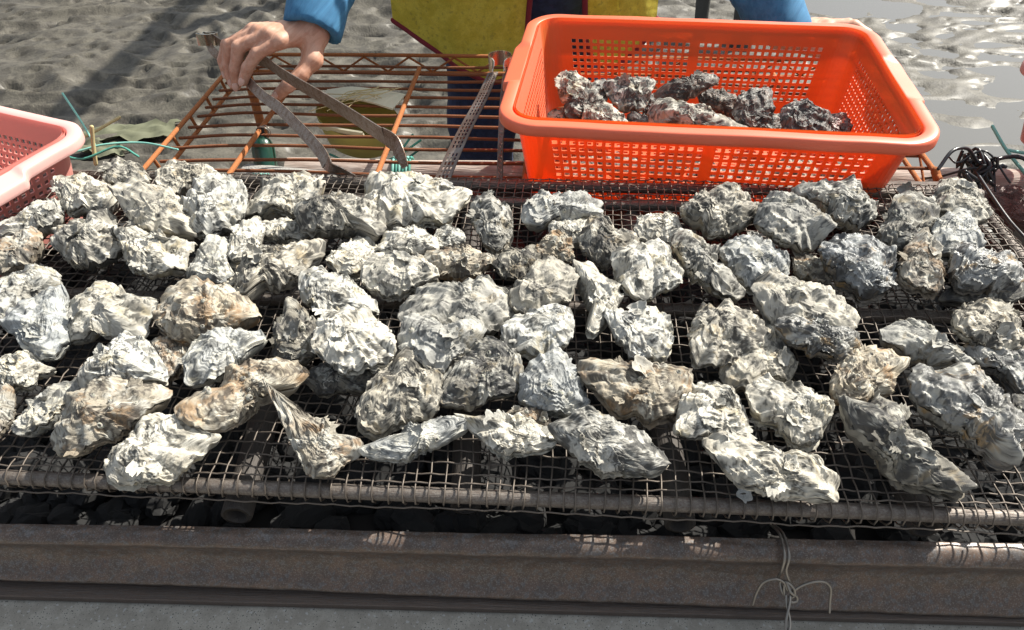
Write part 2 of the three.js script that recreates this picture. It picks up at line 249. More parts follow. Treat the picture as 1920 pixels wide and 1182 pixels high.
// the knotted tie wire on the front beam
{
  const t = thing('tie_wire', 'twisted grey tie wire knotted over the front beam, with two curled ends', 'wire', [0.19, 0.70, 0.012]);
  const o = [0.19, 0.70, 0.012], q = (l) => l.map((p) => [p[0] - o[0], p[1] - o[1], p[2] - o[2]]), r = 0.00115;
  part('loop', mergeGeometries([tube(q([[0.187, 0.722, -0.03], [0.1885, 0.7335, -0.014], [0.189, 0.731, 0.0035], [0.1885, 0.718, 0.0085], [0.189, 0.705, 0.0085], [0.194, 0.699, 0.014], [0.199, 0.700, 0.016]]), r, 6, 7), tube(q([[0.190, 0.722, -0.03], [0.1915, 0.7335, -0.014], [0.1925, 0.731, 0.0035], [0.192, 0.718, 0.009], [0.196, 0.709, 0.0125], [0.2, 0.702, 0.014]]), r, 6, 7)]), M.tie, t);
  part('knot', mergeGeometries([tube(q([[0.190, 0.706, 0.011], [0.1945, 0.709, 0.014], [0.1995, 0.705, 0.017], [0.2, 0.6985, 0.0195], [0.1955, 0.696, 0.0195], [0.191, 0.700, 0.016]]), r, 6, 7, true), tube(q([[0.193, 0.709, 0.0125], [0.197, 0.703, 0.019], [0.2025, 0.698, 0.0195], [0.203, 0.6945, 0.021], [0.198, 0.694, 0.022], [0.193, 0.699, 0.018]]), r, 6, 7, true)]), M.tie, t);
  part('curl', tube(q([[0.1705, 0.684, 0.0205], [0.172, 0.697, 0.0165], [0.176, 0.708, 0.0135], [0.184, 0.7125, 0.013], [0.191, 0.709, 0.0135], [0.195, 0.702, 0.0165]]), 0.00105, 8, 7), M.tie, t);
  part('curl', tube(q([[0.198, 0.701, 0.018], [0.204, 0.709, 0.016], [0.213, 0.7135, 0.0145], [0.222, 0.7125, 0.0135], [0.2285, 0.705, 0.0145], [0.230, 0.693, 0.0195], [0.2305, 0.685, 0.0245]]), 0.00105, 8, 7), M.tie, t);
  const tw = [[], []]; for (let i = 0; i <= 24; i++) { const f = i / 24, a = f * 13, x = mix(0.1955, 0.1875, f), y = mix(0.697, 0.659, f), z = mix(0.0195, 0.072, f) + 0.008 * Math.sin(f * 3); for (const k of [0, 1]) tw[k].push([x + 0.0016 * Math.cos(a + k * Math.PI), y + 0.0012 * Math.sin(a + k * Math.PI) + 0.0022, z]); }
  part('tail', mergeGeometries(tw.map((p) => tube(q(p), r, 2, 7))), M.tie, t);
}
const GRILL_OYSTERS = [
['pale leaf-shaped oyster lying flat near the far left corner of the grill','P',[-0.5492,0.8034,-0.3815],1,4,31.6,'-590 -309 -370 -372 -106 -368 159 -276 441 56 445 245 293 299 107 273 -99 291 -296 95'],
['small ruffled oyster on the far rim, left of the two rearmost oysters at back left','M',[-0.5223,0.8032,-0.4247],9,-6,23.9,'-411 -149 -339 -285 -66 -301 249 -71 329 92 202 179 -7 176 -213 102'],
['rounded ruffled oyster on the far rim, right one of the two rearmost at back left','M',[-0.4475,0.8044,-0.4211],7,6,26.2,'-304 108 -331 -162 -237 -284 103 -323 342 -181 221 59 -11 249 -243 198'],
['wrinkled grey oyster with a ribbed right flank, behind the split white oyster at back left','G',[-0.4406,0.8207,-0.3316],10,10,30.5,'-550 -213 -415 -414 -219 -335 95 -315 351 -61 537 285 403 279 163 338 -86 268 -349 28'],
['lumpy white oyster with curled frills at the far rim, right of the wrinkled grey one','P',[-0.3808,0.8123,-0.3527],5,8,33.2,'-390 -89 -289 -380 19 -548 216 -366 367 72 261 298 39 442 -145 384 -317 128'],
['smooth pale oyster with a long crease lying against the far bar','P',[-0.3128,0.8025,-0.3879],2.5,0,33.7,'-433 258 -426 -85 -284 -259 -7 -354 291 -387 423 -261 407 -117 339 130 90 248 -220 293'],
['oyster with a broken-open top and layered right edge, in front of the creased pale oyster','M',[-0.2328,0.8138,-0.333],4,6,36.0,'-506 49 -482 -161 -286 -376 20 -455 291 -319 464 -64 509 123 460 244 229 142 11 221 -170 291 -359 216'],
['largest smooth oyster of the back row, domed with banded lower edge, below the idle tongs','P',[-0.1595,0.8098,-0.375],5,4,36.0,'-586 -38 -573 -355 -324 -418 -159 -554 137 -454 386 -359 663 -112 555 90 449 261 237 353 -20 379 -277 397 -462 226'],
['narrow upright oyster standing alone right of the largest domed one in the back row','M',[-0.0692,0.8031,-0.3443],11,0,23.9,'-252 -117 -233 -366 -79 -437 107 -295 217 -176 220 166 93 364 -46 335 -141 146'],
['slim white finger-shaped oyster slanting between two lumpy oysters at back left','P',[-0.3295,0.8064,-0.3002],3,14,18.8,'-118 -302 1 -409 108 -308 157 -13 88 280 -16 362 -111 271 -158 -37'],
['small pale folded oyster below the creased pale oyster in the back row','P',[-0.2957,0.7981,-0.3257],2,0,18.3,'-254 70 -266 -119 -119 -234 113 -137 280 -19 266 92 111 160 -66 132'],
['white wrinkled oyster directly below the largest domed oyster of the back row','P',[-0.1541,0.8037,-0.3017],2,0,21.2,'-314 76 -282 -109 -127 -209 132 -216 296 -84 326 40 153 129 -72 171 -243 129'],
['little thin white shell cup standing between the domed and the narrow upright oyster','P',[-0.1135,0.797,-0.3241],7,-8,9.0,'-185 -74 -33 -198 155 -51 184 82 29 136 -106 128'],
['smooth oval oyster tilted to the right, below the broken-open oyster','P',[-0.21,0.7995,-0.282],3,16,20.9,'-270 163 -209 -46 -24 -314 141 -344 242 -195 164 132 33 272 -103 254'],
['rounded stone-grey oyster with a peaked top, below the white wrinkled oyster','G',[-0.1559,0.8063,-0.2432],6,2,25.9,'-375 13 -324 -197 -221 -331 -58 -247 215 -254 394 -68 432 23 229 152 -2 248 -226 200 -356 86'],
['dusky oyster with crumpled pale right end, below the narrow upright oyster','B',[-0.098,0.8003,-0.2726],10,4,22.3,'-391 -48 -260 -158 4 -204 200 -206 371 -97 346 -11 161 146 -62 152 -255 126'],
['big knobbly grey-white oyster with a wing-like right end, left of the tilted oval one','M',[-0.2765,0.8169,-0.2363],3,6,30.8,'-330 237 -370 -16 -301 -217 -88 -366 137 -360 412 -422 433 -313 311 -114 293 16 121 189 -57 247 -158 416 -246 356'],
['white oyster with a hollow dark front, leaning above the bright clustered oyster','P',[-0.2072,0.8079,-0.2043],7,10,25.4,'-403 -137 -342 -258 -108 -308 94 -242 274 -100 400 16 407 153 98 251 -144 207 -297 69'],
['very large smooth grey oyster with a ridged crown in the middle of the grill','G',[-0.0884,0.8132,-0.1862],7,2,34.9,'-558 72 -509 -142 -318 -295 -20 -333 283 -334 498 -247 536 -116 484 64 318 231 150 301 -154 294 -395 225'],
['teardrop oyster with a flared right tip leaning on the very large grey oyster','G',[-0.099,0.8197,-0.1361],10,2,24.8,'-348 -61 -265 -250 -111 -281 53 -202 287 -267 421 -108 308 23 170 179 73 297 -72 283 -249 182 -344 77'],
['bluish upright oyster with a fluted peak, left of the big knobbly winged one','S',[-0.3516,0.8014,-0.26],14,4,20.6,'-199 -143 -131 -373 59 -339 149 -33 294 190 249 271 58 242 -146 195 -256 134'],
['gaping oyster with pale lid and dark belly near the left edge, below the leaf-shaped one','M',[-0.4905,0.8079,-0.2813],9,0,32.7,'-447 -66 -470 -294 -289 -411 63 -444 176 -290 231 -147 368 37 337 241 147 328 -40 318 -210 197 -362 84'],
['broad white oyster with slit layers at its lower edge, right of the gaping oyster','P',[-0.4143,0.8097,-0.2641],3,10,28.6,'-549 -306 -405 -350 -131 -310 127 -225 354 -224 362 -5 378 180 278 285 9 307 -195 179 -398 -95'],
['low pale oyster at the left edge touching the wire rim, behind the gaping oyster','P',[-0.5894,0.7986,-0.3351],2,-4,26.5,'-415 236 -347 122 -196 -61 -150 -318 71 -396 254 -198 298 -34 143 127 -26 203 -240 278'],
['lumpy yellowish-white oyster cut by the left photo edge, level with the gaping oyster','B',[-0.572,0.8039,-0.2667],5,-4,28.9,'-423 -41 -323 -229 -200 -313 105 -363 254 -177 265 -15 216 146 -65 252 -263 193'],
['white oyster with torn flakes cut by the left photo edge, below the yellowish lumpy one','P',[-0.5284,0.8044,-0.2052],4,4,26.1,'-341 1 -286 -189 -104 -293 206 -337 355 -156 266 -55 172 94 27 332 -110 364'],
['pale blue-grey upright oyster with smooth ribbed lobes near the left edge','S',[-0.4729,0.8089,-0.1554],13,2,27.1,'-340 -185 -174 -397 16 -436 112 -311 251 -39 301 154 272 392 124 384 -23 311 -179 154 -328 89'],
['wide jagged white oyster with deep ribs, left of the big brown-grey fan oyster','P',[-0.4172,0.8087,-0.1711],7,0,30.4,'-438 -23 -468 -205 -314 -280 -206 -394 12 -300 134 -204 343 -230 450 -81 419 87 410 234 147 242 -26 245 -275 295 -358 146'],
['big brown-grey fan-shaped oyster with ochre streaks, left of centre','B',[-0.3242,0.8105,-0.1717],9,2,33.7,'-488 -40 -446 -245 -322 -427 -110 -410 157 -334 405 -189 501 -44 391 102 97 264 -144 316 -281 243 -408 143'],
['smooth oyster with a large glassy grey-blue face, in front of the brown-grey fan','S',[-0.2914,0.8111,-0.1208],8,4,23.9,'-314 27 -280 -81 -116 -237 100 -310 298 -290 361 -190 277 -72 191 65 44 273 -101 307 -181 331 -261 173'],
['oyster with a fine-ribbed white dome and raised rim, below the wide jagged white one','P',[-0.3634,0.8191,-0.0968],9,4,23.9,'-358 24 -309 -52 -174 -230 -136 -350 58 -285 202 -167 336 -29 405 120 307 167 110 182 -59 208 -205 231 -289 244'],
['small shadowed brown oyster poking out right of the fine-ribbed dome','B',[-0.3454,0.7958,-0.1293],4,6,14.1,'-238 -171 -156 -220 9 -195 94 -110 154 76 107 222 5 200 -113 6'],
['small oval white oyster with a spiky right end near the left photo edge','P',[-0.4688,0.7996,-0.1028],5,4,17.5,'-310 -26 -242 -113 -111 -206 37 -177 167 -95 282 -68 220 40 209 149 83 189 -131 123'],
['tan speckled oyster cut by the left photo edge in the front left','B',[-0.4596,0.7989,-0.0517],7,4,16.2,'-213 -177 -131 -294 -21 -297 101 -93 128 87 127 251 -6 285'],
['bluish wet oyster with a crusty pale tip, left of the big crusty tan oyster','S',[-0.4213,0.798,-0.0604],6,-6,18.2,'-209 168 -203 -2 -127 -97 25 -253 177 -297 204 -178 132 -24 111 119 38 194 -98 256'],
['big crusty tan oyster covered in bumps, below the fine-ribbed dome','B',[-0.3555,0.813,-0.0467],9,2,30.9,'-385 -174 -264 -284 -63 -347 170 -376 357 -303 440 -248 386 -129 331 6 175 139 36 238 -63 311 -273 350 -396 213 -401 -26'],
['crumpled two-lobed white oyster at the front left corner, nearest to the wire rim','P',[-0.3039,0.8046,-0.0186],9,4,26.6,'-339 214 -360 69 -290 -46 -292 -237 -88 -359 85 -309 255 -210 438 -188 358 -70 301 70 225 182 74 284 -94 273 -244 282'],
['long twisted tan-edged oyster with a smooth grey right end, front left of centre','B',[-0.2548,0.8118,-0.0712],8,6,28.7,'-467 204 -403 95 -280 -49 -151 -247 18 -363 234 -382 431 -342 502 -247 412 -117 227 -47 100 109 -5 243 -157 347 -340 322'],
['thin spiked oyster standing on edge with stacked brown layers, front left','B',[-0.1861,0.8021,-0.0361],13,16,22.0,'-372 -250 -522 -481 -462 -427 -265 -319 37 -168 153 -102 358 -71 405 6 269 161 208 265 21 281 -108 123 -246 -48'],
['bright white oyster with a broad scalloped face on top of a cluster left of centre','P',[-0.1712,0.8236,-0.1279],7,4,28.5,'-336 121 -357 -92 -328 -293 -176 -393 40 -353 227 -251 359 -75 374 103 305 204 148 288 -37 333 -153 262'],
['dark jagged cluster of barnacled shell left of the bright scalloped oyster','D',[-0.2298,0.8064,-0.1482],10,-4,22.6,'-217 131 -222 -387 -176 -460 -37 -365 124 -220 214 -129 201 105 130 289 -85 292'],
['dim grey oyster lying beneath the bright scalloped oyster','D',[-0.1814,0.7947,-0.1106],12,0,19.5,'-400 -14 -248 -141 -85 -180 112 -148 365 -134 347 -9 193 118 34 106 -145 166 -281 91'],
['ragged heart-shaped oyster with a curled top flap, in front of the teardrop oyster','M',[-0.1228,0.8069,-0.0817],10,4,27.1,'-357 129 -321 33 -239 -181 -115 -350 -11 -474 88 -442 198 -312 299 -240 335 -23 310 119 139 190 -30 259 -124 320 -275 308'],
['dark oval oyster with frilled right edge showing a white shell cup, front centre','D',[-0.0589,0.807,-0.1046],11,2,27.3,'-340 209 -321 -69 -233 -239 -21 -380 169 -383 318 -236 354 60 252 158 100 202 -3 251 -153 285 -282 294'],
['round pale oyster stacked in front of the smooth grey oyster at the centre','P',[-0.0102,0.8133,-0.1592],9,2,24.2,'-354 24 -303 -54 -170 -208 103 -338 276 -292 310 -87 270 98 200 179 9 254 -144 252 -284 204'],
['smooth violet-grey oyster with a glossy bowl-shaped face at the centre of the grill','G',[-0.0075,0.816,-0.2167],9,2,25.4,'-344 159 -290 -14 -150 -218 14 -389 181 -343 347 -258 303 -65 239 128 105 209 -54 308 -243 300'],
['long white oyster with a raised spine hanging right of the glossy violet-grey oyster','P',[0.0434,0.8086,-0.2186],5,18,22.9,'-255 -433 -74 -449 75 -301 221 -163 244 -53 174 197 89 320 -63 540 -120 484 -97 334 -70 124 -145 -68 -216 -231'],
['scaly light grey fan-shaped oyster right of the centre, pointing down','P',[0.0932,0.8097,-0.2543],9,2,28.6,'-360 -144 -202 -283 -23 -382 202 -410 297 -218 371 -33 295 170 168 245 31 320 -65 392 -195 307 -283 186 -327 27'],
['grey oyster with bark-like folds, back row, left of the empty mesh','G',[0.0071,0.8078,-0.3674],6,2,28.8,'-438 229 -405 -29 -250 -190 -22 -284 197 -295 376 -221 481 -202 439 -47 476 77 264 118 -9 178 -276 304'],
['small bright white oyster tucked under the bark-like oyster of the back row','P',[0.0181,0.7986,-0.3391],3,4,19.3,'-249 -28 -103 -230 164 -280 216 -68 165 151 17 243 -153 178'],
['oyster with dark holes and tube-like cups, in front of the empty mesh below the basket','D',[0.0553,0.8052,-0.3075],11,4,24.0,'-290 45 -204 -293 -69 -356 52 -248 287 -217 353 -36 170 150 10 279 -152 215'],
['small knobby oyster with a round pale knob below the empty mesh','P',[0.114,0.7972,-0.3485],6,0,20.3,'-272 62 -236 -109 -59 -235 185 -232 265 -103 221 150 -77 185 -243 146'],
['large angular oyster with white crown and dark front near the basket\'s front right','M',[0.18,0.8096,-0.3635],10,4,32.0,'-438 -9 -284 -196 -106 -382 114 -495 278 -348 404 -181 500 -122 342 99 115 257 -102 348 -259 176 -409 85'],
['long rough oyster with a bright curled lip running down its right side','M',[0.1482,0.811,-0.2645],8,12,27.4,'-279 -244 -233 -437 -149 -584 -5 -463 169 -258 164 -109 262 59 413 234 328 334 131 327 -79 193 -185 -1'],
['striped grey oyster with small ring-shaped holes, left of the wet dark round oyster','S',[0.2044,0.8047,-0.2816],7,2,26.8,'-342 -183 -172 -315 72 -336 260 -238 325 -70 333 106 166 255 -34 341 -169 253 -265 68 -323 -60'],
['round cratered grey oyster in the back right, in front of the brown-edged round one','G',[0.2507,0.8174,-0.335],10,2,31.6,'-389 -55 -299 -256 -138 -416 67 -435 227 -307 380 -114 437 49 333 191 177 307 -30 351 -180 307 -336 135'],
['round oyster with white flank and dark brown patches against the far bar at back right','M',[0.312,0.8124,-0.3809],6,4,33.4,'-454 -239 -259 -376 21 -425 277 -324 396 -132 417 33 325 222 116 321 -36 285 -176 123 -316 -88'],
['wet dark round oyster with glinting hollows, right of centre in the second row','W',[0.3009,0.8092,-0.2709],9,2,31.3,'-338 -245 -168 -382 47 -451 242 -336 369 -200 362 27 284 228 136 333 -84 312 -219 183 -302 -22'],
['small olive oyster wedged left of the wet dark round oyster','B',[0.2642,0.7947,-0.285],9,0,15.8,'-190 8 -145 -164 -13 -227 130 -136 225 40 132 153 -84 118'],
['tall dark oyster with barnacles and a grey streak near the back right','D',[0.3717,0.8123,-0.3428],11,4,29.7,'-342 169 -192 -82 -82 -346 81 -517 324 -427 420 -254 356 -66 128 192 -70 397 -246 380'],
['upright oyster with white top and brown hollow front, below the tall barnacled one','B',[0.3582,0.8152,-0.2663],15,8,23.9,'-229 28 -120 -200 61 -405 160 -463 242 -316 280 -118 207 107 142 257 -50 296 -201 244'],
['white and cream oyster leaning on the far right corner of the grill rim','P',[0.4429,0.8153,-0.3833],6,6,27.8,'-300 -31 -89 -380 127 -365 293 -217 325 13 208 251 39 323 -69 244 -187 221 -300 174'],
['smooth olive-grey oyster with a dark upper face, below the cream corner oyster','S',[0.4164,0.8115,-0.3267],7,8,24.6,'-274 19 -161 -179 28 -349 203 -387 294 -170 259 109 92 241 -139 284 -250 224'],
['large wet oyster with a bright crinkled face at the right edge, second row','W',[0.417,0.8138,-0.2643],9,4,28.7,'-323 16 -268 -180 -117 -345 105 -315 330 -271 442 -149 429 31 245 158 62 213 -140 253 -317 214'],
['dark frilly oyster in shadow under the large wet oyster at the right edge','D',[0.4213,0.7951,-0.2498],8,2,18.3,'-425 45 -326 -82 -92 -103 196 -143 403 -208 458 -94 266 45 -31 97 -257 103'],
['smooth grey-brown oyster with a sunken dark hollow, right of centre','G',[0.2294,0.818,-0.1978],8,4,32.8,'-465 -172 -370 -310 -191 -368 60 -342 283 -272 377 -171 471 -53 452 196 234 304 -62 291 -301 210 -409 29'],
['wet mussel-shaped oyster with pale lid lying against the smooth grey-brown one','W',[0.2306,0.8203,-0.1535],11,6,22.3,'-369 -132 -265 -221 -51 -244 127 -181 307 -151 379 -32 359 52 265 91 187 200 62 197 -72 139 -201 55 -297 -62'],
['round crusty pitted oyster with a two-pronged top, right of centre','M',[0.1536,0.8099,-0.1612],10,2,28.9,'-329 167 -306 -66 -228 -246 -147 -433 -74 -326 60 -395 238 -341 390 -212 398 40 207 167 36 285 -165 324 -294 282'],
['flat smooth grey oyster half under the crusty pitted one','G',[0.1816,0.7995,-0.1428],5,4,24.5,'-341 49 -175 -140 82 -374 191 -512 266 -223 337 50 228 166 25 209 -134 301 -312 246'],
['squarish white oyster with two small cups on top, alone in the middle right','P',[0.082,0.8053,-0.1704],9,2,24.2,'-344 -190 -258 -261 -27 -286 138 -366 218 -243 280 -27 254 159 180 302 38 294 -123 254 -249 46'],
['grey oyster topped with a large smooth half shell at front centre','S',[0.0026,0.8067,-0.0997],11,4,23.1,'-290 -12 -259 -140 -148 -281 41 -364 138 -299 211 -185 263 5 312 154 203 229 23 265 -83 242 -264 164'],
['wide brown-banded oyster with a thick frilled front edge, front right of centre','B',[0.0708,0.8101,-0.096],11,4,29.2,'-500 -160 -453 -253 -285 -281 -71 -284 124 -263 308 -212 468 -214 461 -31 418 109 298 206 136 257 -16 236 -178 189 -306 105 -426 -32'],
['white dome-shaped oyster right of the wide brown-banded one in the front','P',[0.1312,0.8049,-0.077],8,2,23.5,'-254 -91 -155 -260 22 -338 149 -324 238 -214 273 -74 313 100 213 218 -35 241 -258 226 -319 184 -285 61'],
['smooth light oyster with a folded V-shaped front, right of the white dome','P',[0.1944,0.8056,-0.0828],9,4,24.7,'-366 -132 -266 -230 -132 -316 39 -265 198 -235 323 -138 336 13 255 155 191 260 87 312 -38 298 -111 210 -143 134 -291 57'],
['oyster with a bright white shell tongue and tan layers, above the long ribbed one','B',[0.2633,0.8075,-0.1202],8,6,24.5,'-311 111 -235 -60 -93 -246 39 -340 258 -316 421 -212 389 -133 261 1 203 145 35 183 -95 297 -261 264'],
['long pale oyster with layered right edge lying across, right of the mussel-shaped one','G',[0.3299,0.8034,-0.1682],5,8,24.4,'-374 -90 -242 -211 -96 -260 111 -254 243 -127 336 35 405 180 328 210 131 215 -122 157 -347 53'],
['rounded greenish-grey oyster with layered rings near the right edge','M',[0.3896,0.8099,-0.1847],10,4,25.3,'-317 -58 -206 -197 -72 -297 65 -327 232 -252 342 -169 341 5 233 195 41 250 -97 188 -231 126'],
['dark wet oyster squeezed below the ringed greenish-grey one at the right edge','W',[0.3973,0.7966,-0.148],8,-6,19.2,'-272 -251 -127 -248 57 -189 274 -193 182 202 -4 293 -45 82 -231 -36'],
['large amber and grey oyster with translucent brown edge in the front right','W',[0.3302,0.8126,-0.0845],10,4,33.9,'-394 -207 -351 -329 -249 -389 -70 -421 86 -455 208 -382 311 -320 380 -156 414 -71 402 218 281 357 239 454 89 329 -79 240 -203 134 -328 40 -388 -76'],
['longest oyster with densely ribbed dark side and white back in the front right','D',[0.2663,0.8113,-0.0449],10,14,31.4,'-448 -336 -315 -329 -174 -340 -43 -447 58 -430 152 -298 283 -69 417 129 496 257 405 325 210 321 24 277 -116 144 -254 -47 -381 -179'],
['crumpled oyster with a blunt white end lying nearest the front bar on the right','P',[0.168,0.8045,-0.0237],8,4,26.4,'-501 -186 -451 -251 -282 -271 -69 -240 91 -172 301 -142 420 -30 503 31 499 127 440 233 237 217 48 189 -199 160 -266 131 -337 84 -422 -11'],
['oval oyster with dark upper shell and flaky white front, front centre','M',[0.0471,0.8062,-0.0373],9,6,25.8,'-471 -142 -335 -225 -176 -293 22 -268 251 -163 377 -28 455 104 375 196 253 210 7 204 -150 164 -315 37'],
['open-mouthed oyster with a sharp left point in the front centre','P',[-0.031,0.801,-0.0519],9,4,20.0,'-475 -170 -346 -160 -222 -159 14 -176 220 -124 375 13 359 113 87 171 -76 182 -198 102 -307 -22'],
['small brown-rimmed shell half peeking from behind the open-mouthed oyster','B',[-0.0146,0.7995,-0.0707],12,4,10.0,'-210 -29 -100 -87 59 -77 165 10 168 87 25 60 -119 24'],
['slender boat-shaped oyster with a smooth bluish underside in the front centre','S',[-0.1053,0.7981,-0.045],8,0,18.5,'-458 113 -351 54 -164 -40 25 -159 257 -204 388 -202 424 -145 269 -17 50 96 -106 176 -334 171'],
['speckled oyster fragment cut by the right photo edge beside the amber oyster','D',[0.3874,0.7955,-0.0844],7,-6,13.6,'-45 -286 83 -261 140 -47 14 282 -88 186 -82 -20'],
['rough tan oyster with brown spots standing behind the glossy violet-grey one','B',[0.002,0.799,-0.3021],13,2,16.4,'-236 83 -165 -76 -23 -264 134 -223 182 -12 184 130 -8 151 -124 130'],
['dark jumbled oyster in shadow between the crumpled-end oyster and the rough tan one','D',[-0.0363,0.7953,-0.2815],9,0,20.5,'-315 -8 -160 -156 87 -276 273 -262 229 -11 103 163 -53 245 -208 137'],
];
const BASKET_OYSTERS = [
['pale crinkled oyster against the left wall of the orange basket','M',[0.0203,0.8055,-0.6929],40,10,19.1,'-256 -112 -138 -222 64 -232 241 -119 280 65 94 193 -104 241 -219 47'],
['purplish brown oyster behind the small front-left one in the orange basket','K',[0.0418,0.7885,-0.6798],30,10,24.5,'-342 196 -271 -29 -5 -302 316 -458 337 -171 195 107 -66 303 -284 321'],
['flat grey and white oyster leaning in the left half of the orange basket','M',[0.1034,0.7985,-0.6883],34,4,24.6,'-388 -154 -191 -222 258 -275 369 -243 311 3 188 247 -126 249 -346 8'],
['small white oyster at the front left corner inside the orange basket','M',[0.01,0.765,-0.6597],24,4,18.2,'-247 -114 -176 -209 54 -200 247 -74 255 115 30 156 -190 115'],
['grey oyster with a white edge line at the front of the orange basket','M',[0.0669,0.7781,-0.6421],28,8,23.8,'-312 -77 -218 -271 45 -309 236 -161 384 136 166 210 -236 180'],
['black-brown long oyster sticking up against the back wall of the orange basket','K',[0.1801,0.8165,-0.6671],34,-8,21.0,'-452 46 -228 -105 99 -195 423 -199 438 -114 255 38 10 156 -331 161'],
['dark shadowed oyster below the long one in the orange basket','K',[0.1555,0.7653,-0.7313],26,0,18.7,'-269 -8 -35 -215 218 -228 313 -41 18 162 -222 220'],
['brown-faced oyster with white top edge in the front middle of the orange basket','K',[0.128,0.766,-0.6473],30,2,19.9,'-301 -10 -255 -214 18 -185 352 -29 389 112 32 136 -278 115'],
['big crusty oyster in the middle of the orange basket','M',[0.1869,0.7995,-0.5977],28,4,35.5,'-654 -136 -506 -335 -179 -336 115 -251 518 -88 723 151 585 272 144 240 -267 109 -547 62'],
['dark blue-grey oyster behind the crusty one in the orange basket','K',[0.2376,0.7875,-0.6771],30,2,22.7,'-384 -155 -151 -258 199 -159 381 7 264 228 -41 134 -301 20'],
['oyster with a round lilac spot right of the middle of the orange basket','K',[0.2645,0.8081,-0.6193],34,4,23.8,'-219 -167 -14 -328 255 -384 280 -205 244 75 42 327 -163 310 -267 72'],
['black oyster in the gap right of the lilac-spotted one in the orange basket','K',[0.3068,0.7604,-0.6616],24,0,18.8,'-217 13 -30 -310 186 -235 212 79 79 212 -174 200'],
['rounded grey-brown oyster at the right of the pile in the orange basket','K',[0.3301,0.7998,-0.5991],32,2,27.0,'-311 -59 -258 -291 -60 -344 220 -282 360 -143 325 141 181 271 -50 290 -269 188'],
['reddish pink-tinged oyster fragment at the right end of the pile in the orange basket','R',[0.3775,0.7859,-0.6081],30,8,19.9,'-187 -242 71 -267 232 -187 199 83 139 259 -113 249 -201 94'],
];

// ---------- oysters ----------
const shellMat = [[0.7, 0.0006], [0.45, 0.0005], [0.26, 0.0004]].map(([r, b]) => new THREE.MeshStandardMaterial({ vertexColors: true, roughness: r, bumpMap: grainTex, bumpScale: b }));
const PAL = {   // base, second tone, dark, warm, share of dark, share of warm, material
  P: [[0.655, 0.635, 0.57], [0.46, 0.435, 0.375], [0.085, 0.083, 0.075], [0.46, 0.40, 0.27], 0.24, 0.16, 0],
  M: [[0.56, 0.528, 0.455], [0.31, 0.29, 0.245], [0.06, 0.057, 0.052], [0.38, 0.31, 0.2], 0.36, 0.18, 0],
  G: [[0.40, 0.385, 0.345], [0.54, 0.515, 0.445], [0.095, 0.093, 0.088], [0.36, 0.31, 0.225], 0.22, 0.14, 0],
  S: [[0.38, 0.385, 0.37], [0.57, 0.55, 0.48], [0.12, 0.125, 0.125], [0.36, 0.33, 0.24], 0.26, 0.08, 1],
  K: [[0.11, 0.095, 0.085], [0.40, 0.385, 0.335], [0.03, 0.028, 0.027], [0.16, 0.10, 0.075], 0.42, 0.3, 1],
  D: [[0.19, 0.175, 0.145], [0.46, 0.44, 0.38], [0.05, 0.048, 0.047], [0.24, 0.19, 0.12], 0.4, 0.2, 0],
  B: [[0.40, 0.355, 0.28], [0.50, 0.48, 0.42], [0.10, 0.085, 0.07], [0.27, 0.16, 0.075], 0.3, 0.3, 0],
  W: [[0.26, 0.262, 0.255], [0.44, 0.435, 0.40], [0.06, 0.06, 0.06], [0.33, 0.22, 0.10], 0.36, 0.22, 2],
  R: [[0.24, 0.12, 0.11], [0.34, 0.27, 0.25], [0.05, 0.035, 0.035], [0.34, 0.09, 0.09], 0.35, 0.3, 2],
};
// chips: distance-free cells, each with its own slope, level and tone
function chips(x, z, cell, sd, out) {
  const gx = x / cell, gz = z / cell, ix = Math.floor(gx), iz = Math.floor(gz); let b = 1e9, bi = 0, bj = 0, cx = 0, cz = 0;
  for (let i = ix - 1; i <= ix + 1; i++) for (let j = iz - 1; j <= iz + 1; j++) { const px = i + 0.1 + 0.8 * hash(i, j, sd), pz = j + 0.1 + 0.8 * hash(i, j, sd + 7), d = (gx - px) ** 2 + (gz - pz) ** 2; if (d < b) { b = d; bi = i; bj = j; cx = px; cz = pz; } }
  out.h = (hash(bi, bj, sd + 13) - 0.5) + ((gx - cx) * (hash(bi, bj, sd + 17) - 0.5) + (gz - cz) * (hash(bi, bj, sd + 19) - 0.5)) * 1.7; out.t = hash(bi, bj, sd + 23); return out;
}
function outlineRadius(pts, NT) {    // pts: flat list in metres round the origin; returns r(angle)
  const c = new THREE.CatmullRomCurve3([], true, 'centripetal'); for (let i = 0; i < pts.length; i += 2) c.points.push(V(pts[i], 0, pts[i + 1]));
  const P = c.getPoints(180), r = new Float32Array(NT);
  for (let k = 0; k < NT; k++) {
    const a = k / NT * Math.PI * 2, dx = Math.cos(a), dz = Math.sin(a); let best = 0;
    for (let i = 0; i < P.length - 1; i++) { const ax = P[i].x, az = P[i].z, bx = P[i + 1].x - ax, bz = P[i + 1].z - az, den = dx * bz - dz * bx; if (Math.abs(den) < 1e-12) continue; const t = (ax * bz - az * bx) / den, s = (ax * dz - az * dx) / den; if (t > 0 && s >= -1e-6 && s <= 1 + 1e-6) best = Math.max(best, t); }
    r[k] = best || (k ? r[k - 1] : 0.02);
  }
  return r;
}
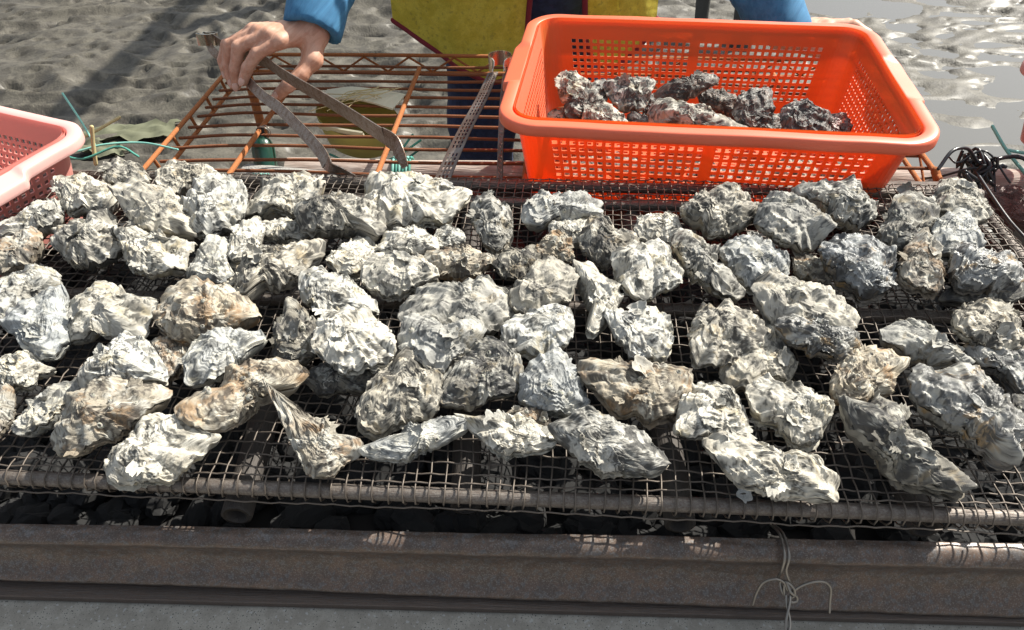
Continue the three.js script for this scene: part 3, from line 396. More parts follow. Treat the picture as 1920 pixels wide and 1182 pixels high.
function cupGeometry(r, depth, sd, tone, pal) {    // a thin hollow shell grown onto another
  const NU = 8, NV = 26, pos = [], idx = [], col = [], uv = [], el = rr(0.65, 0.95), lean = rr(-0.2, 0.2);
  for (const side of [0, 1]) for (let u = 0; u <= NU; u++) for (let k = 0; k < NV; k++) {
    const a = k / NV * 6.2832, s = u / NU, e = 1 + 0.30 * n3(Math.cos(a) * 1.2 + sd, Math.sin(a) * 1.2, 3) + 0.14 * n3(Math.cos(a) * 4, Math.sin(a) * 4, sd) * s;
    const x = r * s * e * Math.cos(a) * el, z = r * s * e * Math.sin(a); let y = depth * (s * s - 0.15 + 0.1 * n3(x * 200, z * 200, sd)) + lean * z + 0.12 * depth * s * n3(Math.cos(a) * 3, Math.sin(a) * 3, sd + 5);
    if (side) y -= 0.0007 + 0.0004 * (1 - s); pos.push(x, y, z); uv.push(x * 30, z * 30);
    const t = tone * (1 + 0.16 * n3(x * 160, z * 160, sd)) * (side ? 0.8 : 1), st = 0.92 + 0.12 * Math.sin(s * 22 + 3 * n3(x * 90, z * 90, 2));
    for (let q = 0; q < 3; q++) col.push(Math.min(0.8, mix(pal[0][q], pal[1][q], 0.5 + 0.5 * n3(x * 90, z * 90, sd + 9)) * t * st));
  }
  const W = (NU + 1) * NV;
  for (let side = 0; side < 2; side++) for (let u = 0; u < NU; u++) for (let k = 0; k < NV; k++) { const a = side * W + u * NV + k, b = side * W + u * NV + (k + 1) % NV; if (side) idx.push(a, a + NV, b, b, a + NV, b + NV); else idx.push(a, b, a + NV, b, b + NV, a + NV); }
  for (let k = 0; k < NV; k++) { const a = NU * NV + k, b = NU * NV + (k + 1) % NV; idx.push(a, b, a + W, b, b + W, a + W); }
  return geom(pos, idx, uv, col);
}
let oysterNo = 0, upperNow = true;
function makeOyster([label, tint, at, tx, tz, th, out], group, q = 1) {
  const id = ++oysterNo, sd = id * 17.31, pal = PAL[tint], root = thing('oyster', label, 'oyster', at, group), mat = shellMat[pal[6]];
  const T = th / 1000; root.rotation.set(THREE.MathUtils.degToRad(tx), 0, THREE.MathUtils.degToRad(-tz), 'XYZ');
  const NT = Math.round(128 * q), NS = Math.round(52 * q), rad = outlineRadius(out.split(' ').map((v) => v / 10000), NT);
  let rm = 0, ra = 0, rmax = 0; rad.forEach((v, k) => { rm += v / NT; if (v > rmax) { rmax = v; ra = k / NT * 6.2832; } });
  const style = hash(id, 3, 5), style2 = hash(id, 9, 2), smooth = tint === 'G' || tint === 'S' ? 0.42 : tint === 'P' ? 0.5 + 0.4 * hash(id, 2, 8) : 0.75 + 0.35 * hash(id, 2, 8);
  const ua = ra + (style < 0.5 ? 0 : Math.PI), ux = Math.cos(ua) * rm * 0.32, uz = Math.sin(ua) * rm * 0.32;          // the beak the growth rings start from
  const NL = 3 + Math.floor(style2 * 3.4), lamA = (0.0024 + 0.0018 * style) * Math.min(1.2, rm / 0.03), chipA = (0.0008 + 0.0009 * style2) * smooth, H = T * 0.44;
  const fr = new Float32Array(NT), ew = new Float32Array(NT), fl = new Float32Array(NT);
  for (let k = 0; k < NT; k++) { const a = k / NT * 6.2832, c = Math.cos(a), s = Math.sin(a);
    fr[k] = 1 + (0.03 * n3(c * 2.2 + sd, s * 2.2, 1) + 0.024 * (0.6 - Math.abs(n3(c * 5 + sd, s * 5, 2)) * 1.6) + 0.014 * n3(c * 12 + sd, s * 12, 3) + 0.007 * n3(c * 26 + sd, s * 26, 9)) * (0.6 + 0.5 * smooth);
    fl[k] = 0.95 + 0.05 * n3(c * 2 + sd, s * 2, 6) + 0.035 * n3(c * 7 + sd, s * 7, 7);
    ew[k] = T * (0.30 * n3(c * 0.9 + sd, s * 0.9, 4) + 0.14 * n3(c * 3.2 + sd, s * 3.2, 5) + 0.05 * n3(c * 9 + sd, s * 9, 8)); }
  const ch = {}, ch2 = {}, o1 = n3(sd, 1, 1) * 9, ar = hash(id, 4, 4) * 3.14, ca = Math.cos(ar), sa = Math.sin(ar);
  const top = (x, z, s, c, sn) => {        // height above the seam and the tones at that spot
    const wx = x + 0.004 * n3(x * 90 + sd, z * 90, 1) + 0.0007 * n3(x * 300 + sd, z * 300, 4), wz = z + 0.004 * n3(x * 90 + sd, z * 90, 2) + 0.0007 * n3(x * 300 + sd, z * 300, 5);
    const dome = 0.5 * (1 - s * s) + 0.5 * (1 - Math.pow(s, 5));
    const lump = n3(x * 42 + sd, z * 42, 7), lump2 = n3(x * 85 + sd, z * 85, 8);
    const fold = 1 - Math.abs(n3(wx * 34 + sd + ca, wz * 34, 11)), fold2 = 1 - Math.abs(n3(wx * 75 + sd, wz * 75, 12));
    const L = (s + 0.12 * n3(x * 38 + sd, z * 38, 9) + 0.024 * n3(x * 110 + sd, z * 110, 10) + 0.005 * n3(x * 330, z * 330, sd)) * NL, li = Math.floor(L), lf = L - li;
    const la = lamA * (0.4 + 0.9 * hash(li, id, 3)) * ss(-0.7, 0.1, n3(c * 1.3 + li * 3, sn * 1.3, sd)), step = la * (0.5 + 0.8 * s * s) * (0.35 * lf + 0.65 * Math.pow(lf, 4) - 0.3);
    chips(wx * (1 + 0.5 * Math.abs(ca)), wz * (1 + 0.5 * Math.abs(sa)), 0.0125, id * 5, ch); chips(wx, wz, 0.0062, id * 5 + 2, ch2);
    const flute = Math.sin(Math.atan2(sn, c) * 9 + 5 * n3(c + sd, sn, 3)) * s * s;
    const rough = ss(-0.1, 0.45, n3(x * 26 + sd, z * 26, 33)) * 0.92 + 0.08, gr1 = n3(wx * 40 + sd, wz * 40, 61), gr2 = n3(wx * 62 + sd, wz * 62, 62), gash = 0.0032 * ss(0.075, 0.0, Math.abs(gr1)) * ss(0.0, 0.5, n3(x * 30 + sd, z * 30, 63)) + 0.0020 * ss(0.09, 0.0, Math.abs(gr2)) * ss(-0.1, 0.4, n3(x * 40 + sd, z * 40, 64));
    const h = H * dome * (1 + 0.36 * lump) + 0.0012 * lump2 * smooth * (0.4 + 0.6 * dome) + step + rough * (chipA * ch.h * 0.95 + chipA * 0.2 * ch2.h) - 0.45 * gash * smooth - 0.0011 * Math.pow(fold, 7) * smooth + 0.00032 * Math.sin(L * 15.7 + 2 * lump2) * ss(-0.2, 0.3, n3(x * 34, z * 34, sd + 4)) + 0.0026 * ss(0.86, 1, s) * ss(0.0, 0.5, n3(c * 1.6 + sd, sn * 1.6, 44)) + 0.0004 * Math.pow(fold2, 4) * smooth * rough + 0.0002 * flute
      + 0.00028 * n3(x * 420 + sd, z * 420, 14) * rough + 0.00016 * n3(x * 900, z * 900, sd);
    const p1 = n3(wx * 55 + sd, wz * 55, 21) + 0.45 * n3(wx * 160 + sd, wz * 160, 22), p2 = 0.75 * n3(wx * 45 + sd, wz * 45, 23) + 0.55 * n3(wx * 130, wz * 130, sd) + 0.45 * n3(wx * 380, wz * 380, sd), p3 = n3(x * 30 + sd, z * 30, 24) + 0.4 * n3(wx * 120, wz * 120, sd + 2);
    let col = lerp3(pal[0], pal[1], ss(-0.08, 0.16, p1)); const dk = 0.86 - pal[4] * 2.2, wm = 1.0 - pal[5] * 2.4;
    col = lerp3(col, pal[3], 0.75 * ss(wm - 0.1, wm + 0.2, p3)); col = lerp3(col, pal[2], 0.9 * ss(dk - 0.06, dk + 0.1, p2));
    const band = ss(0.25, 0.6, n3(L * 3.1, id, 1 + c * 0.5)) * ss(-0.2, 0.4, n3(c * 2 + sd, sn * 2, 18)); col = lerp3(col, pal[2], 0.5 * band); const crackShade = ss(0.085, 0.03, Math.abs(n3(wx * 48 + sd, wz * 48, 71))) * ss(-0.15, 0.25, n3(x * 60 + sd, z * 60, 72)) + ss(0.10, 0.04, Math.abs(n3(wx * 95 + sd, wz * 95, 73))) * ss(0.0, 0.35, n3(x * 45 + sd, z * 45, 74)); col = lerp3(col, pal[2], 0.8 * Math.min(1, crackShade)); const crust = ss(0.3, 0.5, n3(wx * 150 + sd, wz * 150, 75) + 0.5 * n3(x * 40, z * 40, sd)); col = lerp3(col, lerp3(pal[0], pal[1], 0.15), 0.7 * crust);  // thin dark lines put the shade of cracks into the shell colour
    const tone = (0.78 + 0.27 * hash(id, 15, 1)) * (0.86 + 0.28 * ch.t) * (0.92 + 0.16 * ch2.t) * (0.9 + 0.2 * hash(li, id, 8)) * (1 + 0.12 * n3(x * 700, z * 700, sd + 1));
    const LL = (s + 0.035 * n3(x * 50 + sd, z * 50, 81) + 0.012 * n3(x * 160, z * 160, 82 + sd)) * NLL, lb = Math.floor(LL), low = 0.0013 * (0.5 + hash(lb, id, 31)) * (Math.pow(LL - lb, 1.4) - 0.5) * ss(-0.6, 0.1, n3(c * 2 + lb * 5, sn * 2, sd)) + 0.0009 * n3(x * 120 + sd, z * 120, 83) + 0.0018 * n3(x * 50 + sd, z * 50, 84);
    const wc = (hash(id, 17, 1) - 0.5) * 0.07; col = [col[0] * (1 + wc), col[1], col[2] * (1 - 1.6 * wc)];
    if (!upperNow) { const hb = hash(lb, id, 33); col = lerp3(pal[0], hb < 0.45 ? pal[2] : hb < 0.7 ? pal[3] : pal[1], 0.25 + 0.6 * ss(-0.4, 0.4, n3(c * 3 + lb * 2, sn * 3, sd + 6))); col = lerp3(col, pal[2], 0.6 * ss(0.0, 0.5, p2)); }
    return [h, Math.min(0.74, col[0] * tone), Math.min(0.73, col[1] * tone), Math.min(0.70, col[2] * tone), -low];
  };
  const place = (a, k, s, f) => { const R = rad[k] * f[k]; return [ux + (Math.cos(a) * R - ux) * s, uz + (Math.sin(a) * R - uz) * s]; };
  const NLL = 9 + Math.floor(8 * hash(id, 21, 2));
  const build = (upper) => { upperNow = upper;
    const pos = [], col = [], uv = [], idx = [], ns = upper ? NS : Math.round(NS * 0.85), nt = NT;
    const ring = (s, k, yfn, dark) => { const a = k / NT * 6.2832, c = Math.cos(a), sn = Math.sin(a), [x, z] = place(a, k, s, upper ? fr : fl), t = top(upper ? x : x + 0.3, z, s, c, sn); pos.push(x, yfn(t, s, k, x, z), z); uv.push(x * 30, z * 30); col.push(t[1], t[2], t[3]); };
    const yU = (t, s, k) => t[0] + ew[k] * s * s + 0.0009, yL = (t, s, k) => -T * 0.56 * Math.pow(Math.max(0, 1 - Math.pow(s, 3.4)), 0.6) - t[4] + ew[k] * 0.85 * s * s - 0.0016;
    for (let i = 0; i <= ns; i++) for (let k = 0; k < nt; k++) ring(Math.max(0.004, i / ns), k, upper ? yU : yL);
    for (const [s, d] of [[0.985, 0.0014], [0.86, 0.0022], [0.6, 0.002]]) for (let k = 0; k < nt; k++) ring(s, k, upper ? (t, s2, kk) => ew[kk] * s2 * s2 + 0.0004 - d * 0.2 + Math.min(0, t[0]) * 0.4 : (t, s2, kk) => ew[kk] * 0.85 * s2 * s2 - 0.0013 - d * 0.3);
    const rows = ns + 4;
    for (let i = 0; i < rows - 1; i++) for (let k = 0; k < nt; k++) { const a = i * nt + k, b = i * nt + (k + 1) % nt; if (upper) idx.push(a, b, a + nt, b, b + nt, a + nt); else idx.push(a, a + nt, b, b, a + nt, b + nt); }
    return geom(pos, idx, uv, col);
  };
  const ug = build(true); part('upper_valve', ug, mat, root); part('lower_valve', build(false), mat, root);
  // flakes torn loose along the margin and ledges
  const P = ug.attributes.position, Nn = ug.attributes.normal, C = ug.attributes.color, nf = q < 0.8 ? 1 : Math.round((1 + 3 * style) * smooth);
  for (let f = 0; f < nf; f++) {
    const a0 = rr(0, 6.2832), s0 = rr(0.55, 1.0), L = rr(0.006, 0.012), wdt = rr(0.007, 0.015), lift = rr(-0.1, 0.75), k0 = Math.floor(a0 / 6.2832 * NT), i0 = Math.floor(s0 * NS), vi = i0 * NT + k0;
    const p0 = V(P.getX(vi), P.getY(vi), P.getZ(vi)), dir = V(Math.cos(a0), 0, Math.sin(a0)), side = V(-dir.z, 0, dir.x), up = V(Nn.getX(vi), Nn.getY(vi), Nn.getZ(vi));
    const nu = 6, nv = 10, pos = [], idx = [], uv = [], col = [], fs = rr(0, 99); p0.addScaledVector(up, -0.0012).addScaledVector(dir, -L * 0.45);
    for (const sideNo of [0, 1]) for (let i = 0; i <= nu; i++) for (let j = 0; j <= nv; j++) {
      const s = i / nu, w = (j / nv - 0.5), l = L * s * (1 + 0.35 * n3(w * 5, fs, 1) + 0.2 * n3(w * 14, fs, 2)) * (1 - 1.3 * w * w);
      const v = p0.clone().addScaledVector(dir, l).addScaledVector(side, w * wdt * (0.75 + 0.35 * s)).addScaledVector(up, l * lift * 0.6 + 0.0016 * n3(w * 4, s * 2, fs) - 0.012 * w * w * 0.3 - (sideNo ? 0.0006 : 0));
      pos.push(v.x, v.y, v.z); uv.push(l * 30, w); const t = 0.95 + 0.25 * n3(w * 6, s * 4, fs) + 0.1 * Math.sin(s * 20); for (let c2 = 0; c2 < 3; c2++) col.push(Math.min(0.72, mix(C.getComponent(vi, c2), pal[0][c2], 0.6) * t));
    }
    const W = (nu + 1) * (nv + 1); for (let sn = 0; sn < 2; sn++) for (let i = 0; i < nu; i++) for (let j = 0; j < nv; j++) { const a = sn * W + i * (nv + 1) + j, b = a + 1, c = a + nv + 1, d = c + 1; if (sn) idx.push(a, b, c, b, d, c); else idx.push(a, c, b, b, c, d); }
    for (let j = 0; j < nv; j++) { const a = nu * (nv + 1) + j; idx.push(a, a + W, a + 1, a + 1, a + W, a + 1 + W); }
    part('shell_flake', geom(pos, idx, uv, col), mat, root);
  }
  // thin sheets stacked along the margin that faces outward
  const nl = q < 0.8 ? 0 : 2 + Math.floor(hash(id, 11, 4) * 2.9);
  for (let l = 1; l <= nl; l++) {
    const ac = Math.PI / 2 + rr(-1.1, 1.1), half = rr(0.5, 1.15), nu = 44, nv = 7, pos = [], idx = [], uv = [], col = [], ls = rr(0, 99), grow = 0.95 + 0.022 * l + rr(-0.02, 0.035), drop = -T * (0.02 + 0.11 * (l - 1)) + rr(-0.0006, 0.0008) , up2 = l === 1 ? T * rr(0.05, 0.16) : 0;
    for (const side of [0, 1]) for (let i = 0; i <= nu; i++) for (let j = 0; j <= nv; j++) {
      const w = i / nu * 2 - 1, a = ac + w * half, kf = ((a / 6.28318 * NT) % NT + NT) % NT, k = Math.floor(kf) % NT, k1 = (k + 1) % NT, kt = kf - Math.floor(kf), c = Math.cos(a), sn = Math.sin(a);
      const R = mix(rad[k], rad[k1], kt), e = mix(ew[k], ew[k1], kt), fringe = Math.sqrt(Math.max(0, 1 - w * w)), s = mix(0.62, grow + 0.03 * n3(c * 4 + ls, sn * 4, l) + 0.012 * n3(c * 14 + ls, sn * 14, 3), j / nv) - 0.16 * (1 - fringe) * (j / nv);
      const x = ux + (c * R - ux) * s, z = uz + (sn * R - uz) * s, y = e * s * s * 0.9 + drop + up2 * Math.pow(j / nv, 2) + 0.0011 * n3(c * 6 + ls, sn * 6, 5) * s + 0.0006 * n3(c * 20, sn * 20, ls) * (j / nv) - side * 0.0007 * (1.3 - j / nv);
      pos.push(x, y, z); uv.push(x * 30, z * 30); const b = 0.5 + 0.5 * n3(s * 26 + ls, c * 1.5, l), t = (0.85 + 0.25 * n3(c * 9 + ls, sn * 9, s * 8)) * (0.9 + 0.2 * b), kd = ss(0.62, 0.8, b);
      for (let m = 0; m < 3; m++) col.push(Math.min(0.73, mix(mix(pal[0][m], pal[3][m], 0.35), pal[2][m], 0.75 * kd) * t));
    }
    const W = (nu + 1) * (nv + 1); for (let sd2 = 0; sd2 < 2; sd2++) for (let i = 0; i < nu; i++) for (let j = 0; j < nv; j++) { const a = sd2 * W + i * (nv + 1) + j, b = a + 1, c = a + nv + 1, d = c + 1; if (sd2) idx.push(a, c, b, b, c, d); else idx.push(a, b, c, b, d, c); }
    for (let i = 0; i < nu; i++) { const a = i * (nv + 1) + nv, c = a + nv + 1; idx.push(a, a + W, c, c, a + W, c + W); }
    part('shell_layer', geom(pos, idx, uv, col), mat, root);
  }
  // small shells and barnacles that have grown on it
  const put = (name, g, maxS) => { const k = Math.floor(rr(0, NT)), i = Math.floor(NS * rr(0.1, maxS)), vi = i * NT + k, m = part(name, g, shellMat[Math.max(1, pal[6])], root), n = V(Nn.getX(vi), Nn.getY(vi), Nn.getZ(vi)).lerp(V(0, 1, 0), 0.35).normalize(); m.position.set(P.getX(vi), P.getY(vi), P.getZ(vi)); m.quaternion.setFromUnitVectors(V(0, 1, 0), n).multiply(new THREE.Quaternion().setFromAxisAngle(V(0, 1, 0), rr(0, 6))); return m; };
  const nc = q < 0.8 ? 0 : Math.floor(hash(id, 6, 6) * 2.3), cpal = [lerp3([0.44, 0.435, 0.41], pal[1], 0.4), pal[0]];
  for (let f = 0; f < nc; f++) put('attached_shell', cupGeometry(rr(0.0045, 0.0095) * Math.min(1.1, rm / 0.027), rr(0.0028, 0.005), rr(0, 99), rr(0.7, 0.95), cpal), 0.72);
  const nb = q < 0.8 ? 0 : Math.floor(hash(id, 7, 7) * 4.5) + (tint === 'B' || tint === 'D' ? 2 : 0);
  for (let f = 0; f < nb; f++) { const r = rr(0.0012, 0.0026), pr = [[r * 1.25, -0.0008], [r, r * 0.45], [r * 0.62, r * 0.95], [r * 0.5, r * 0.9], [r * 0.42, r * 0.3], [0.00005, r * 0.2]]; const g = new THREE.LatheGeometry(pr.map((p) => new THREE.Vector2(...p)), 11), c = new Float32Array(g.attributes.position.count * 3), t = rr(0.7, 1.1); for (let i = 0; i < c.length; i++) c[i] = Math.min(0.7, pal[1][i % 3] * t * (0.9 + 0.2 * hash(i, 1, 1))); g.setAttribute('color', new THREE.BufferAttribute(c, 3)); put('barnacle', g, 0.8); }
  return root;
}
function shellChip(label, at, r, tilt) { const g = cupGeometry(r, r * 0.3, rr(0, 99), 1.05, [[0.60, 0.59, 0.55], [0.50, 0.50, 0.48]]); const m = part('shell_chip', g, shellMat[1], scene); m.position.set(...at); m.rotation.set(...tilt); tag(m, label, 'shell chip', 'loose shell chips'); }
shellChip('thin white shell sliver standing on the far bar at the back right', [0.4195, G + 0.006, -0.462], 0.010, [1.35, 0.3, 0.2]);
shellChip('small pale chip on the mesh left of the wet striped oyster', [0.221, G + 0.004, -0.354], 0.009, [0.3, 0.5, 0.1]);
shellChip('tiny white chip on the mesh right of the bright scalloped oyster', [-0.110, G + 0.003, -0.200], 0.005, [0.2, 1.0, 0.3]);
shellChip('small bluish chip lying on the mesh below the blunt-ended front right oyster', [0.151, G + 0.002, -0.018], 0.008, [0.5, 0.4, 0.2]);
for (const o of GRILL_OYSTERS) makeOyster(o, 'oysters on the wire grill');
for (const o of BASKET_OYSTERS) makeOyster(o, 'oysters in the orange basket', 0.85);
for (let i = 0; i < 7; i++) { const r = (k) => Array.from({ length: 9 }, (_, j) => { const a = j / 9 * 6.2832, m = 300 + 70 * n3(j * 3, k, 1); return `${Math.round(m * Math.cos(a))} ${Math.round(m * 0.75 * Math.sin(a))}`; }).join(' '); makeOyster(['grey oyster on the floor of the orange basket, visible only through its front holes', i % 3 ? 'M' : 'D', [0.035 + i * 0.056, G - 0.028 + 0.008 * (i % 2), -0.545 - 0.012 * (i % 3) + 0.004 * i], 20 - 9 * (i % 4), 10 - 7 * (i % 3), 22, r(i)], 'oysters on the floor of the orange basket', 0.6); }

// ---------- the rusty wire shelf behind the grill ----------
{
  const y = G - 0.07, XL = -0.616, XR = 0.545, ZB = -1.042, ZF = -0.545, t = thing('wire_shelf', 'rusty orange wire shelf behind the grill, carrying the orange basket', 'shelf', [0, y, 0]);
  const rod = (n, p, r, m = M.rod) => part(n, tube(p, r, 6, 7), m, t);
  const zig = (n, a, b, c, k) => { const pts = []; for (let i = 0; i <= k; i++) { const f = i / k; pts.push([mix(a[0], b[0], f), i % 2 ? -0.003 : -0.031, mix(a[2], b[2], f)]); } const segs = []; for (let i = 0; i < k; i++) segs.push(tube([pts[i], pts[i + 1]], 0.0021, 2, 6)); part(n, mergeGeometries(segs), M.rod, t); };
  rod('frame_rod', [[XL, 0, ZF], [XL, 0.001, -0.8], [XL + 0.002, 0, -1.0], [XL + 0.015, 0, ZB + 0.002]], 0.0038); rod('frame_rod', [[XL, -0.034, ZF], [XL, -0.033, -0.8], [XL + 0.002, -0.034, -1.0], [XL + 0.014, -0.034, ZB + 0.003]], 0.0036);
  for (let i = 0; i < 7; i++) { const z = ZF - 0.02 - i * 0.072; rod('rung', [[XL, -0.001, z], [XL, -0.033, z - 0.012]], 0.0028); }
  rod('frame_rod', [[XL + 0.014, 0, ZB], [-0.3, 0.001, ZB], [0.1, -0.001, ZB], [XR, 0, ZB]], 0.0036); rod('frame_rod', [[XL + 0.014, -0.034, ZB], [-0.3, -0.033, ZB + 0.001], [0.1, -0.034, ZB], [XR, -0.034, ZB]], 0.0036);
  zig('back_brace', [XL + 0.02, 0, ZB], [XR, 0, ZB], 0, 26);
  rod('frame_rod', [[XR, 0, ZF], [XR, 0, ZB]], 0.004); rod('frame_rod', [[XR, -0.034, ZF], [XR, -0.034, ZB]], 0.0038); zig('side_brace', [XR, 0, ZF], [XR, 0, ZB], 0, 10);
  rod('frame_rod', [[XL, -0.002, ZF], [0, -0.003, ZF], [XR, -0.002, ZF]], 0.0036);
  const zs = [-0.575, -0.612, -0.650, -0.690, -0.727, -0.765, -0.803, -0.838, -0.872, -0.905, -0.938, -0.972, -1.003];
  for (const z of zs) { const pts = []; for (let i = 0; i <= 14; i++) { const x = mix(XL + 0.002, XR, i / 14); pts.push([x, -0.0062 + 0.0018 * n3(x * 3, z * 9, 61) - (i === 0 ? 0.006 : 0), z + 0.0035 * n3(x * 2.4, z * 20, 62)]); } part('wire', tube(pts, 0.0026, 3, 6), M.rodDark, t); }
  for (const [x0, x1] of [[-0.482, -0.476], [-0.262, -0.259], [-0.045, -0.043], [0.17, 0.172], [0.385, 0.386]]) rod('cross_rod', [[x0, -0.0005, ZF], [(x0 + x1) / 2, 0.0005, -0.78], [x1, -0.0005, -0.985]], 0.0042);
  rod('side_leg', [[XR - 0.002, 0.004, -0.632], [XR + 0.012, -0.03, -0.60], [XR + 0.024, -0.07, -0.585]], 0.0062);
  for (const [x, z] of [[XL, ZF], [XL, ZB], [XR, ZF], [XR, ZB]]) part('leg', tube([[x, 0, z], [x, -0.4, z], [x, -y - 0.02, z]], 0.009, 3, 10), M.rod, t);
}

// ---------- baskets ----------
const orangeTex = rustTex([0.80, 0.085, 0.012], [0.82, 0.10, 0.016], [0.78, 0.08, 0.012], [0.70, 0.075, 0.014], 256); orangeTex.repeat.set(4, 4);
const plastic = (c, tr, map) => new THREE.MeshPhysicalMaterial({ color: map ? 0xffffff : new THREE.Color(...c), map: map ?? null, roughness: 0.45, transmission: tr, thickness: 0, side: THREE.DoubleSide, clearcoat: 0.25, clearcoatRoughness: 0.35 });
function makeBasket(label, pos, turn, W, D, Hh, wallM, rimM, mesh = 0.0113) {
  const t = thing('plastic_basket', label, 'basket', pos, 'plastic baskets'); t.rotation.y = turn;
  delete t.userData.group;
  const CR = 0.045, taper = 0.14;             // corner radius at the rim, inward lean of the walls
  const ringPt = (side, f, drop, grow) => {   // side 0 front, 1 right, 2 back, 3 left, 4..7 the corner after each; f along it
    const hw = W / 2 - 0.0187 - drop * taper + grow, hd = D / 2 - 0.0187 - drop * taper + grow, c = Math.max(0.012, CR - 0.012 + grow);
    const S = [[V(-hw + c, -drop, hd), V(hw - c, -drop, hd)], [V(hw, -drop, hd - c), V(hw, -drop, -hd + c)], [V(hw - c, -drop, -hd), V(-hw + c, -drop, -hd)], [V(-hw, -drop, -hd + c), V(-hw, -drop, hd - c)]];
    if (side < 4) return S[side][0].clone().lerp(S[side][1], f);
    const k = side - 4, cx = [hw - c, hw - c, -hw + c, -hw + c][k], cz = [hd - c, -hd + c, -hd + c, hd - c][k], a = Math.PI / 2 - k * Math.PI / 2 - f * Math.PI / 2; return V(cx + c * Math.cos(a), -drop, cz + c * Math.sin(a));
  };
  const names = ['front_wall', 'side_wall', 'back_wall', 'side_wall'];
  for (let s = 0; s < 4; s++) {
    const len = (s % 2 ? D : W) - 0.12, nu = Math.round(len / mesh), us = [0]; for (let i = 0; i <= nu; i++) us.push(0.025 + 0.95 * i / nu); us.push(1);
    const rows = Math.floor((Hh - 0.045) / 0.0096), vs = [0, 0.028]; for (let j = 1; j <= rows; j++) vs.push(0.028 + j * 0.0096); vs.push(Hh);
    const mid = Math.floor((nu + 2) / 2), band = (i) => s % 2 === 0 && Math.abs(i - mid) < 1;
    const g = lattice((u, v) => ringPt(s, u, v, 0), us, vs, 0.0022, (i, j) => i === 0 || i === us.length - 2 || j === 0 || j === vs.length - 2 || band(i), 0.60, 0.56);
    part(names[s], g, wallM, t);
    const cs = []; for (let i = 0; i <= 8; i++) cs.push(i / 8); part('corner', lattice((u, v) => ringPt(4 + s, u, v, 0), cs, [0, 0.03, 0.06, 0.09, Hh], 0.0022, () => true), wallM, t);
  }
  { const hw = W / 2 - 0.03 - Hh * taper, hd = D / 2 - 0.03 - Hh * taper, us = [], vs = []; for (let i = 0; i <= 38; i++) us.push(mix(-hw, hw, i / 38)); for (let j = 0; j <= 26; j++) vs.push(mix(-hd, hd, j / 26)); part('bottom', lattice((u, v) => V(u, -Hh, v), us, vs, 0.0025, (i, j) => i % 19 === 0 || i === 37 || j === 0 || j === 25, 0.55, 0.55), wallM, t); }
  // the rolled rim, stepped outwards and down at the handles
  const prof0 = [[-0.0008, -0.030], [-0.0006, -0.014], [0.002, -0.005], [0.006, -0.0012], [0.016, -0.0002], [0.0255, -0.0012], [0.0298, -0.0042], [0.0312, -0.010], [0.0315, -0.020], [0.031, -0.027], [0.0292, -0.0272], [0.0288, -0.02], [0.0275, -0.012], [0.023, -0.0045], [0.016, -0.0026], [0.008, -0.0035], [0.0022, -0.008]], prof = prof0.map(([a, b]) => [a * 0.60, b * 0.54]);
  const path = []; for (let k = 0; k < 4; k++) { const n = k % 2 ? 60 : 40; for (let i = 0; i < n; i++) path.push([k, i / n]); for (let i = 0; i < 12; i++) path.push([4 + k, i / 12]); }
  const pos2 = [], idx = [], uv = []; path.forEach(([s, f], i) => {
    const hnd = s === 1 || s === 3 ? ss(0.24, 0.285, f) * (1 - ss(0.70, 0.745, f)) : 0;
    for (const [o, y] of prof) { const e = o + hnd * (0.008 * ss(0.002, 0.012, o)), p = ringPt(s, f, 0, e); pos2.push(p.x, y - hnd * 0.0055 * ss(0.0, 0.01, o) + 0.0008 * n3(p.x * 9, p.z * 9, 3), p.z); uv.push(i * 0.01, o); }
  });
  const m = prof.length, n = path.length; for (let i = 0; i < n; i++) for (let k = 0; k < m; k++) { const a = i * m + k, b = i * m + (k + 1) % m, c = ((i + 1) % n) * m + k, d = ((i + 1) % n) * m + (k + 1) % m; idx.push(a, b, c, b, d, c); }
  part('rim', geom(pos2, idx, uv), rimM, t); return t;
}
const oWall = plastic([0.95, 0.25, 0.05], 0.62), oRim = plastic([0.86, 0.175, 0.085], 0.15);
makeBasket('bright orange perforated plastic basket holding dark oysters behind the grill', [0.195, G + 0.079, -0.640], -0.075, 0.515, 0.378, 0.135, oWall, oRim);
makeBasket('glare-paled pink plastic basket cut by the left photo edge', [-0.824, G + 0.056, -0.400], -0.33, 0.40, 0.34, 0.125, plastic([0.80, 0.34, 0.29], 0.25), plastic([0.80, 0.47, 0.43], 0.12), 0.0113);  // pale pink puts lens flare and overexposure into the plastic colour
makeBasket('pink plastic basket of which only a rounded rim end shows at the right edge', [0.935, G + 0.028, -0.715], 0.3, 0.42, 0.34, 0.12, plastic([0.80, 0.30, 0.25], 0.25), plastic([0.80, 0.36, 0.31], 0.12), 0.0113);
{ // boxes that carry the side baskets
  for (const [x, z, r, h, label] of [[-0.824, -0.400, -0.33, G + 0.056 - 0.13, 'upturned grey crate under the pink basket at the left'], [0.935, -0.715, 0.3, G + 0.028 - 0.125, 'upturned grey crate under the pink basket at the right edge']]) {
    const t = thing('crate', label, 'crate', [x, 0, z]); t.rotation.y = r; const m = new THREE.MeshStandardMaterial({ color: new THREE.Color(0.16, 0.15, 0.14), roughness: 0.85 });
    part('top', box(-0.13, 0.13, h - 0.02, h, -0.11, 0.11), m, t); for (const s of [-1, 1]) { part('side', box(s * 0.12 - 0.008, s * 0.12 + 0.008, -0.03, h - 0.02, -0.10, 0.10), m, t); }
  }
}

